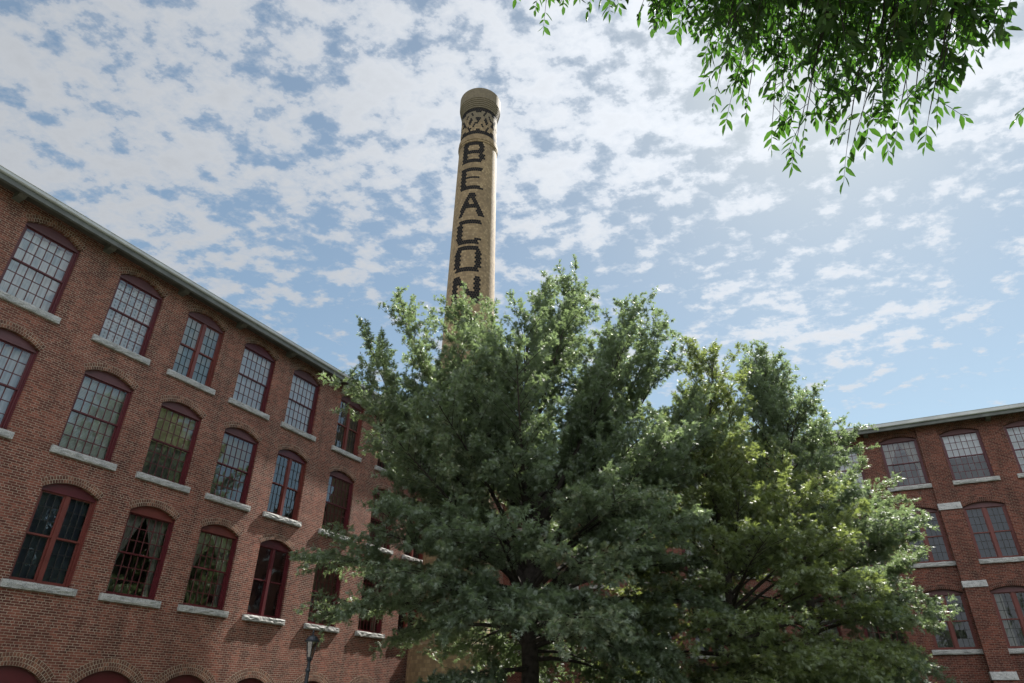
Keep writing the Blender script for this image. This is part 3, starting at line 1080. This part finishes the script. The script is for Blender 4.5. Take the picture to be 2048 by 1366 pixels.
def diamonds(r, x):
    if r in (0, 1): return True
    if r in (14, 15): return True
    P_ = 60 / 7
    dx = abs(((x - 5.2 + P_ / 2) % P_) - P_ / 2)
    dr = abs(r - 7.5)
    if dx <= 1.05 and dr <= 1.6 and (dr < 1 or dx <= .55): return True
    v = dx / (P_ / 2) + dr / 5.4
    if abs(v - 1.0) <= .09: return True
    # small triangles that fill between the lozenges
    ex = P_ / 2 - dx
    if dr >= 4.5 and ex <= (dr - 3.5) * .8 - .2 and v > 1.14: return (int(dr) % 2 == 1)
    if v > 1.1 and ex <= 1.05 and dr <= 1.6 and (dr < 1 or ex <= .55): return True
    return False


kb = int(math.ceil((ZD0 + .10) / ROW))
dark_bricks('diamond_band', diamonds, kb, 16, -1.0, lambda z: 1.245)


# =========================================================== LAMP POST
lamp = empty('street_lamp', (-5.26, 19.30, 0), rad(20))
tag(lamp, 'black iron post lamp with a glass lantern, in front of the left brick wing', 'street lamp')
m = MB()
m.lathe([(0, 0), (.17, 0), (.17, .10), (.13, .14), (.12, .55), (.085, .62), (.09, .68), (.065, .74), (.058, 1.7), (.045, 2.30), (.065, 2.32), (.065, 2.36), (.045, 2.40), (.04, 2.58)], 16)
m.build('pole', M['iron'], lamp)
m = MB()
m.lathe([(0, 2.56), (.055, 2.56), (.085, 2.62), (.085, 2.66), (0, 2.66)], 6)
for k in range(6):
    a = 2 * math.pi * k / 6
    m.tube([(.085 * math.sin(a), -.085 * math.cos(a), 2.65), (.15 * math.sin(a), -.15 * math.cos(a), 3.05)], [.009, .009], 5)
m.build('lantern_frame', M['iron'], lamp)
m = MB()
m.lathe([(.078, 2.665), (.143, 3.045)], 6)
m.build('lantern_glass', glass_mat('lantern_glass', (.55, .55, .55), .01, .08), lamp)
m = MB()
m.lathe([(0, 3.03), (.19, 3.03), (.195, 3.06), (.16, 3.09), (.12, 3.155), (.06, 3.185), (.022, 3.20), (.02, 3.25), (.032, 3.275), (.015, 3.31), (0, 3.37)], 18)
m.build('lantern_roof', M['iron'], lamp)
m = MB()
m.lathe([(0, 2.66), (.022, 2.66), (.028, 2.76), (.02, 2.88), (0, 2.90)], 10)
m.build('bulb', simple_mat('frosted_bulb', (.6, .58, .52), .3), lamp)


# =========================================================== TREES
def tubes_mesh(polys, seg, name, mat, parent):
    """polys: list of (points Nx3, radii N); one mesh"""
    Vs, Qs, base = [], [], 0
    ang = np.arange(seg) * 2 * np.pi / seg
    for P, Rr in polys:
        P = np.asarray(P, float); n = len(P)
        d = np.gradient(P, axis=0); d /= np.linalg.norm(d, axis=1)[:, None] + 1e-9
        ref = np.array([.31, .17, .93]) if abs(d[0][2]) < .8 else np.array([.9, .3, .1])
        a = np.cross(d, ref); a /= np.linalg.norm(a, axis=1)[:, None] + 1e-9
        b = np.cross(d, a)
        ring = P[:, None, :] + (a[:, None, :] * np.cos(ang)[None, :, None] + b[:, None, :] * np.sin(ang)[None, :, None]) * np.asarray(Rr)[:, None, None]
        Vs.append(ring.reshape(-1, 3))
        i = np.arange(n - 1)[:, None] * seg; k = np.arange(seg)[None, :]; k2 = (k + 1) % seg
        q = np.stack([i + k, i + k2, i + seg + k2, i + seg + k], -1).reshape(-1, 4) + base
        Qs.append(q[:, ::-1]); base += n * seg
    return np_mesh(name, np.concatenate(Vs), quads=np.concatenate(Qs), mat=mat, parent=parent, smooth=True)


def frames(axis, R):
    """random orthonormal frames whose y axis is 'axis'; normal biased upwards"""
    n = len(axis)
    y = axis / (np.linalg.norm(axis, axis=1)[:, None] + 1e-9)
    up = np.array([0, 0, 1.0])[None, :] + R.normal(0, .55, (n, 3))
    x = np.cross(y, up); x /= np.linalg.norm(x, axis=1)[:, None] + 1e-9
    z = np.cross(x, y)
    return x, y, z


# pin-oak leaf: narrow blade, two pairs of pointed lobes (x across, y along, z up)
OAK_V = np.array([[0, 0, 0], [.09, .45, .02], [0, 1.0, -.08], [-.09, .45, .02],
                  [.05, .18, 0], [.07, .36, .01], [.40, .46, -.05],
                  [.06, .48, .01], [.05, .66, 0], [.34, .84, -.06],
                  [-.05, .18, 0], [-.07, .36, .01], [-.40, .46, -.05],
                  [-.06, .48, .01], [-.05, .66, 0], [-.34, .84, -.06]])
OAK_T = np.array([[0, 1, 2], [0, 2, 3], [4, 6, 5], [7, 9, 8], [10, 11, 12], [13, 14, 15]])
# lance-shaped ash leaflet, folded along the midrib
ASH_V = np.array([[0, 0, 0], [.17, .32, .05], [.13, .68, .03], [0, 1.0, -.06], [-.13, .68, .03], [-.17, .32, .05], [0, .4, -.01]])
ASH_T = np.array([[0, 1, 6], [1, 2, 6], [2, 3, 6], [3, 4, 6], [4, 5, 6], [5, 0, 6]])


def leaves_mesh(pos, axis, size, R, tv, tt, name, mat, parent, tint=None, droop=None):
    x, y, z = frames(axis, R)
    n = len(pos)
    V = pos[:, None, :] + size[:, None, None] * (tv[None, :, 0:1] * x[:, None, :] + tv[None, :, 1:2] * y[:, None, :] + tv[None, :, 2:3] * z[:, None, :])
    T = tt[None] + (np.arange(n) * len(tv))[:, None, None]
    t = R.uniform(0, 1, n) if tint is None else tint
    return np_mesh(name, V.reshape(-1, 3), tris=T.reshape(-1, 3), mat=mat, parent=parent, attr=np.repeat(t, len(tv)))


def bez(p0, p1, p2, n):
    t = np.linspace(0, 1, n)[:, None]
    return (1 - t) ** 2 * p0 + 2 * t * (1 - t) * p1 + t ** 2 * p2


def oak(label, base, H, prof, nprim, seed, leaf=.125, lo=.12, trunk_r=.29, mat='oak_leaf', lean=(0, 0), tips=None, dens=1.0, nl=10, skirt=0, centre=(0, 0), group=None):
    """pin oak: leader trunk, primaries aimed at the crown surface, flat sprays of secondaries and leafy twigs"""
    R = np.random.default_rng(seed)
    root = empty('oak_tree', base, 0)
    tag(root, label, 'tree', group)
    hs = np.array([p[0] for p in prof]) * H
    rs = np.array([p[1] for p in prof])
    # trunk
    zt = np.linspace(0, H * .93, 22)
    wob = np.stack([np.interp(zt, [0, H * .25, H * .5, H * .75, H], [0, .0, .18, -.12, lean[0]]) + .05 * np.sin(zt * 1.3 + seed),
                    np.interp(zt, [0, H * .25, H * .5, H * .75, H], [0, .05, -.1, .1, lean[1]]) + .05 * np.cos(zt * 1.1 + seed)], -1)
    tr = trunk_r * np.clip(1 - zt / H, .03, 1) ** .85
    tr[0] *= 1.5; tr[1] *= 1.12
    TP = np.concatenate([wob, zt[:, None]], 1)
    tubes_mesh([(TP, tr)], 14, 'trunk', M['bark'], root)

    def trunk_at(z):
        return np.array([np.interp(z, zt, TP[:, 0]), np.interp(z, zt, TP[:, 1]), z])
    targets = []
    for i in range(nprim):
        f = (i + .5) / nprim
        z = H * (lo + (1.0 - lo) * (f ** .92))
        az = i * 2.39996 + R.normal(0, .25)
        r = np.interp(z, hs, rs) * (1 + .10 * math.sin(2 * az + seed) + .08 * math.sin(3 * az + 2 * seed)) * R.uniform(.78, 1.10)
        targets.append((np.array([centre[0] * z / H + r * math.sin(az), centre[1] * z / H + r * math.cos(az), z + R.normal(0, .25)]), 1.0))
    for i in range(nprim // 3):
        z = H * R.uniform(.16 if i % 2 else .45, .86)
        az = R.uniform(0, 2 * math.pi)
        r = np.interp(z, hs, rs) * R.uniform(.35, .65)
        targets.append((np.array([centre[0] * z / H + r * math.sin(az), centre[1] * z / H + r * math.cos(az), z]), .75))
    for i in range(skirt):
        az = i * 2.39996 + 1.0
        z = H * R.uniform(lo * .75, lo + .14)
        r = np.interp(z, hs, rs) * R.uniform(.7, 1.05)
        targets.append((np.array([r * math.sin(az), r * math.cos(az), z]), 1.0))
    for t in (tips or []):
        targets.append((np.array(t, float) - np.array([base[0], base[1], 0]), 1.0))
    prim, sec, tw_p, tw_d, tw_t = [], [], [], [], []
    for T, wgt in targets:
        rr = math.hypot(T[0], T[1])
        h = T[2] / H
        rise = rr * np.interp(h, [0, .2, .45, .7, 1.0], [-.32, -.10, .42, 1.0, 2.2])
        za = min(max(T[2] - rise, H * .10), H * .90)
        P0 = trunk_at(za)
        sag = np.interp(h, [0, .3, .6, 1], [.14, .12, .0, -.10]) * rr
        Pm = (P0 + T) / 2 + np.array([0, 0, sag]) + R.normal(0, .22, 3)
        n = 12
        B = bez(P0, Pm, T, n)
        Ln = np.linalg.norm(np.diff(B, axis=0), axis=1).sum()
        r0 = min(.030 + .0125 * Ln, .12) * (trunk_r / .29)
        prim.append((B, np.linspace(r0, .010, n) * np.linspace(1, .8, n)))
        tint0 = R.uniform(.0, .5)
        t_in = np.interp(h, [0, .35, .8, 1], [.42, .46, .30, .15])
        ns = max(5, int(Ln * (1 - t_in) / .16))
        for s_ in range(ns):
            t = t_in + (1 - t_in) * (s_ + R.uniform(0, .9)) / ns
            t = min(t, 1.0)
            fi = t * (n - 1); i0 = min(int(fi), n - 2)
            Q = B[i0] + (B[i0 + 1] - B[i0]) * (fi - i0)
            d = B[i0 + 1] - B[i0]; d /= np.linalg.norm(d)
            side = np.cross(d, np.array([0, 0, 1.0])); side /= np.linalg.norm(side) + 1e-6
            upv = np.cross(side, d)
            ph = (0 if s_ % 2 else math.pi) + R.normal(0, .75)
            sd = d * R.uniform(.55, 1.0) + (side * math.cos(ph) + upv * math.sin(ph) * np.interp(h, [0, .4, .8], [.26, .34, .85])) * R.uniform(.7, 1.1)
            sd[2] += np.interp(h, [0, .35, .8], [-.12, .08, .55])
            sd /= np.linalg.norm(sd)
            sl = (.55 + (1.30 + .3 * h) * math.sin(math.pi * min(1, .18 + .80 * (1 - t))) * min(1, Ln / 4)) * R.uniform(.65, 1.25) * wgt
            if t > .96:
                sd, sl = d, .7
            S1 = Q + sd * sl + np.array([0, 0, -.06 * sl * sl])
            Sm = Q + sd * sl * .5 + R.normal(0, .05, 3) + np.array([0, 0, .05 * sl])
            Bs = bez(Q, Sm, S1, 5)
            sec.append((Bs, np.linspace(.014, .004, 5)))
            nt_ = max(3, int(sl / .112 * dens))
            for q in range(nt_):
                tt = .12 + .88 * (q + R.uniform(0, 1)) / nt_
                tt = min(tt, 1.0)
                k = min(int(tt * 4), 3)
                TPp = Bs[k] + (Bs[k + 1] - Bs[k]) * (tt * 4 - k)
                dd = sd * R.uniform(.3, 1.0) + R.normal(0, .62, 3) * np.array([1, 1, np.interp(h, [0, .4, .8], [.40, .45, .9])])
                dd[2] += np.interp(h, [0, .35, .9], [-.1, .05, .45])
                dd /= np.linalg.norm(dd)
                tw_p.append(TPp); tw_d.append(dd * R.uniform(.14, .36)); tw_t.append(tint0)
    tubes_mesh(prim, 6, 'branches', M['bark'], root)
    tw_p, tw_d, tw_t = np.array(tw_p), np.array(tw_d), np.array(tw_t)
    tubes_s = sec
    tubes_mesh(tubes_s, 3, 'twigs', M['bark'], root)
    n = len(tw_p)
    f = np.tile(np.linspace(.25, 1.0, nl), n) + R.uniform(-.06, .06, n * nl)
    pos = np.repeat(tw_p, nl, 0) + np.repeat(tw_d, nl, 0) * f[:, None]
    ax = np.repeat(tw_d / np.linalg.norm(tw_d, axis=1)[:, None], nl, 0) * .7 + R.normal(0, .62, (n * nl, 3))
    ax[:, 2] -= .18
    tint = np.clip(np.repeat(tw_t, nl) + R.uniform(0, .5, n * nl), 0, 1)
    leaves_mesh(pos, ax, leaf * R.uniform(.8, 1.35, n * nl), R, OAK_V, OAK_T, 'crown', M[mat], root, tint)
    print(label[:30], 'leaves', n * nl)
    return root


GT = 'pin oaks in the mill courtyard'
oak('broad pin oak with open spreading crown, in front of the chimney', (.65, 22.0, 0), 15.1,
    [(.10, 2.4), (.16, 4.2), (.25, 5.0), (.36, 5.0), (.55, 5.0), (.70, 5.0), (.82, 4.6), (.92, 3.5), (1.0, 1.2)], 46, 11, .155, .16, .31,
    centre=(.1, 0), nl=10, skirt=11, group=GT,
    tips=[(-6.0, 21.0, 5.5), (-5.1, 21.2, 4.0), (-5.6, 21.3, 11.7), (-5.3, 21.3, 13.2), (-4.3, 21.6, 15.0), (-3.0, 22.3, 12.3), (-.9, 22.2, 13.7), (1.4, 21.9, 16.2), (2.7, 21.8, 15.8), (4.6, 21.4, 14.9), (5.4, 21.1, 13.8), (5.5, 21.1, 12.4), (3.9, 20.4, 3.7), (4.4, 20.6, 2.6), (0.9, 18.0, 4.0), (-1.6, 18.0, 4.2), (-3.4, 18.9, 5.8), (3.0, 17.6, 6.6), (2.0, 17.4, 4.9), (-.4, 17.2, 5.6), (1.6, 17.0, 3.4), (4.6, 18.6, 8.4), (4.9, 18.4, 6.2)])
oak('yellower pin oak between the two larger oaks, right of the open crowned one', (7.4, 23.4, 0), 12.8,
    [(.10, 2.0), (.18, 3.9), (.35, 4.1), (.55, 3.6), (.75, 2.2), (.90, .8), (1.0, .3)], 42, 23, .155, .10, .22, 'oak_leaf_pale', group=GT, skirt=18,
    tips=[(8.5, 21.4, 6.8), (8.6, 21.3, 2.6), (7.6, 21.9, 13.0), (9.2, 20.4, 7.4), (9.6, 20.6, 5.0), (7.6, 19.6, 6.0), (6.2, 19.4, 3.6), (8.8, 20.0, 3.0)])
oak('dense pin oak with pointed top at the right, before the rear brick wing', (11.3, 26.2, 0), 15.7,
    [(.08, 2.4), (.16, 3.4), (.30, 3.8), (.50, 3.8), (.70, 2.6), (.85, 1.3), (1.0, .2)], 56, 37, .16, .09, .27, group=GT, skirt=20,
    tips=[(13.9, 22.9, 7.2), (13.4, 23.1, 4.2), (12.7, 23.5, 2.8)])


def shrub(label, loc, rx, h, n, seed):
    R = np.random.default_rng(seed)
    root = empty('shrub', loc, 0)
    tag(root, label, 'shrub')
    st, P, D = [], [], []
    for i in range(22):
        az, t = R.uniform(0, 2 * math.pi), R.uniform(.2, 1)
        T = np.array([rx * t * math.sin(az), rx * t * math.cos(az), h * R.uniform(.55, 1.0) * (1 - .3 * t)])
        B = bez(np.array([T[0] * .12, T[1] * .12, 0]), np.array([T[0] * .5, T[1] * .5, T[2] * .7]), T, 6)
        st.append((B, np.linspace(.018, .004, 6)))
        for k in range(n // 22):
            f = R.uniform(.25, 1) * 5; i0 = min(int(f), 4)
            P.append(B[i0] + (B[i0 + 1] - B[i0]) * (f - i0) + R.normal(0, .14, 3)); D.append(R.normal(0, 1, 3))
    tubes_mesh(st, 4, 'stems', M['bark'], root)
    P, D = np.array(P), np.array(D)
    leaves_mesh(P, D, .07 * R.uniform(.7, 1.3, len(P)), R, ASH_V * np.array([1.7, 1, 1]), ASH_T, 'foliage', M['shrub_leaf'], root)


shrub('dark leafy shrub behind the trunk of the open crowned oak', (2.6, 25.0, 0), 1.5, 2.9, 4200, 5)

def copy_tree(src, loc, rz, sc_, label, group=None):
    r = src.copy(); C.objects.link(r)
    r.location = loc; r.rotation_euler = (0, 0, rz); r.scale = (sc_, sc_, sc_)
    r['label'] = label
    for ch in src.children:
        c = ch.copy(); C.objects.link(c); c.parent = r


oaks = [o for o in C.objects if o.name.startswith('oak_tree')]
# the row behind the camera that the window panes mirror
copy_tree(oaks[2], (-7.0, -21.0, 0), 2.1, 1.0, 'dense oak behind the camera, mirrored low in the rear wing windows')
copy_tree(oaks[0], (8.0, -24.0, 0), 1.2, .95, 'wide oak behind the camera, mirrored in the lowest rear windows')
copy_tree(oaks[2], (20.0, -17.0, 0), 4.0, .95, 'dense oak at the far right behind the camera, seen only as a reflection')

# overhanging ash: trunk stands to the right of the camera, limbs arch overhead
ASH_BASE = (6.6, -0.6, 0)
R = np.random.default_rng(91)
ash = empty('ash_tree', ASH_BASE, 0)
tag(ash, 'ash tree whose leafy branches hang into the top right of the picture', 'tree')
ab = np.array([ASH_BASE[0], ASH_BASE[1], 0.0])
tz = np.linspace(0, 7.5, 12)
TP = np.stack([-.06 * tz + .05 * np.sin(tz), .10 * tz, tz], 1)
tubes_mesh([(TP, np.linspace(.22, .10, 12) * np.r_[1.4, 1.1, np.ones(10)])], 12, 'trunk', M['bark'], ash)
# limbs over the camera (world coordinates)
limb_t = [((2.9, 3.4, 8.6), 3.6), ((1.4, 3.4, 8.2), 4.2), ((3.6, 2.2, 7.2), 3.2), ((0.4, 2.6, 8.2), 4.6), ((2.4, 5.2, 9.6), 5.4), ((4.2, 4.0, 9.4), 5.6), ((3.2, .8, 8.2), 4.8), ((2.2, 2.4, 7.2), 3.4)]
limbs, limbpts = [], []
for T, za in limb_t:
    T = np.array(T) - ab
    P0 = np.array([np.interp(za, tz, TP[:, 0]), np.interp(za, tz, TP[:, 1]), za])
    Pm = (P0 + T) / 2 + np.array([0, 0, .9])
    B = bez(P0, Pm, T, 14)
    limbs.append((B, np.linspace(.075, .016, 14)))
    limbpts += [b for b in B[5:]]
limbpts = np.array(limbpts)


def pix(px_, py_, dist):
    """point of the real branch tips, found once from the photograph's bearings"""
    py_ -= 66
    d = Rv * ((px_ - 1024) / 1304.76) - Uv * ((py_ - 683) / 1304.76) + Fv
    return np.array(d.normalized() * dist) + np.array([0, 0, 1.6])


tipsP = []
# free-hanging tips along the lower edge of the foliage
for (x, y, d) in [(1045, 15, 6.6), (1092, 72, 6.2), (1078, 45, 6.5), (1130, 35, 6.3), (1150, 18, 6.6), (1185, 40, 6.2), (1222, 52, 6.0), (1265, 20, 6.4), (1290, 60, 6.4), (1315, 85, 6.2), (1345, 70, 6.0), (1370, 92, 5.9), (1400, 60, 6.2),
                  (1440, 215, 5.8), (1425, 130, 6.0), (1465, 252, 5.6), (1500, 235, 5.7), (1490, 180, 5.9), (1545, 305, 5.4), (1560, 280, 5.6), (1592, 348, 5.2), (1612, 300, 5.3), (1580, 240, 5.7), (1640, 262, 5.4), (1665, 235, 5.6),
                  (1695, 352, 5.0), (1715, 320, 5.1), (1740, 300, 5.2), (1770, 310, 5.1), (1730, 262, 5.4), (1800, 285, 5.2), (1830, 262, 5.3), (1858, 295, 5.1), (1880, 235, 5.1), (1850, 200, 5.4), (1885, 170, 5.2),
                  (1905, 145, 5.4), (1935, 150, 5.2), (1960, 110, 5.3), (1990, 85, 5.3), (2030, 45, 5.2), (1975, 40, 5.5), (2086, 285, 4.9), (2090, 330, 4.8)]:
    tipsP.append((pix(x, y, d), 1 if x < 2040 else 3))
# body of the mass
for i in range(240):
    x = R.uniform(1410, 1925)
    y = R.uniform(-260, 215 - abs(x - 1690) * .25)
    tipsP.append((pix(x, y, R.uniform(4.9, 7.6)), 2))
for i in range(42):
    x = R.uniform(1230, 1470); tipsP.append((pix(x, R.uniform(-220, 60 + (x - 1230) * .25), R.uniform(5.6, 7.8)), 2))
for i in range(16):
    x = R.uniform(1030, 1240); tipsP.append((pix(x, R.uniform(-220, 0), R.uniform(6.0, 7.8)), 2))
for i in range(6):
    x = R.uniform(1900, 2010); tipsP.append((pix(x, R.uniform(-200, 10), R.uniform(5.2, 7.0)), 2))
tw, lp, la = [], [], []
for T, kind in tipsP:
    T = T - ab
    # hang from the nearest limb point that is above the tip
    dd = limbpts - T
    cost = np.linalg.norm(dd, axis=1) + np.where(dd[:, 2] < .25, 3.0, 0)
    S = limbpts[np.argmin(cost)]
    Pm = (S + T) / 2 + np.array([R.normal(0, .1), R.normal(0, .1), .22])
    Ln = np.linalg.norm(T - S)
    n = 10
    B = bez(S, Pm, T, n)
    tw.append((B, np.linspace(.011, .0028, n)))
    reach = min(Ln, {1: .85, 2: 1.4, 3: .25}[kind])
    nleaf = max(4, int(reach / .085)) if kind < 3 else 2
    for k in range(nleaf):
        t = 1 - (k / nleaf) * reach / Ln
        fi = t * (n - 1); i0 = min(int(fi), n - 2)
        Q = B[i0] + (B[i0 + 1] - B[i0]) * (fi - i0)
        d = B[i0 + 1] - B[i0]; d /= np.linalg.norm(d)
        o = np.cross(d, R.normal(0, 1, 3)); o /= np.linalg.norm(o)
        # compound leaf: rachis with opposite leaflets, drooping
        rd = d * .45 + o * .90 + np.array([0, 0, -.28]); rd /= np.linalg.norm(rd)
        rl = R.uniform(.15, .25)
        if k == 0: rd = d
        E_ = Q + rd * rl + np.array([0, 0, -.03])
        tw.append((np.array([Q, (Q + E_) / 2 + [0, 0, .008], E_]), np.array([.0022, .0018, .0012])))
        sdv = np.cross(rd, np.array([0, 0, 1.0]) + R.normal(0, .3, 3)); sdv /= np.linalg.norm(sdv)
        for j, f in enumerate((.35, .62, .86)):
            for s_ in (-1, 1):
                lp.append(Q + (E_ - Q) * f)
                v = rd * .55 + sdv * s_ * .75 + np.array([0, 0, -.45]) + R.normal(0, .16, 3)
                la.append(v)
        lp.append(E_); la.append(rd + np.array([0, 0, -.4]) + R.normal(0, .12, 3))
tubes_mesh(limbs, 8, 'branches', M['bark'], ash)
tubes_mesh(tw, 4, 'twigs', M['bark'], ash)
lp, la = np.array(lp), np.array(la)
leaves_mesh(lp, la, .088 * R.uniform(.6, 1.35, len(lp)), R, ASH_V, ASH_T, 'crown', M['ash_leaf'], ash)
print('ash leaflets', len(lp))

# =========================================================== GROUND
def ground_mat():
    m, t, b = material('courtyard_lawn')
    tcn = N(t, 'ShaderNodeTexCoord')
    a = N(t, 'ShaderNodeTexNoise'); a.inputs['Scale'].default_value = 40; a.inputs['Detail'].default_value = 8
    c = N(t, 'ShaderNodeTexNoise'); c.inputs['Scale'].default_value = .4; c.inputs['Detail'].default_value = 4
    for n in (a, c):
        t.links.new(tcn.outputs['Object'], n.inputs['Vector'])
    col = ramp(t, a.outputs[0], [(.3, (.035, .055, .018)), (.7, (.10, .13, .045))])
    col = mix_col(t, 1.0, col, ramp(t, c.outputs[0], [(.3, (.75, .75, .7)), (.7, (1.15, 1.1, 1.0))]), 'MULTIPLY')
    t.links.new(col, b.inputs['Base Color']); b.inputs['Roughness'].default_value = .95
    bp = N(t, 'ShaderNodeBump'); bp.inputs['Strength'].default_value = .8; bp.inputs['Distance'].default_value = .03
    t.links.new(a.outputs[0], bp.inputs['Height']); t.links.new(bp.outputs[0], b.inputs['Normal'])
    return m


g = MB()
g.poly([(-1500, -1500, 0), (1500, -1500, 0), (1500, 1500, 0), (-1500, 1500, 0)])
tag(g.build('ground', ground_mat()), kind='structure')


def strip(name, ca, cb, da, db, z, mat, h=0.0):
    """strip in wall axes: along the wing ca..cb, out from it da..db"""
    q = [ux * ca + nx * da, ux * cb + nx * da, ux * cb + nx * db, ux * ca + nx * db]
    s = MB()
    s.poly([(p.x, p.y, z) for p in reversed(q)])
    if h:
        for i in range(4):
            a, c = q[i], q[(i + 1) % 4]
            s.poly([(a.x, a.y, z), (c.x, c.y, z), (c.x, c.y, z - h), (a.x, a.y, z - h)])
    return tag(s.build(name, mat), kind='structure')


strip('path', -10, 34.5, -16.2, -14.4, .02, simple_mat('concrete_path', (.36, .35, .32), .85, .12, 3.0, .2), .03)
strip('pavement', -40, 17.5, -13.4, 26.0, .016, simple_mat('worn_asphalt', (.085, .083, .08), .9, .12, 2.0, .3), .03)
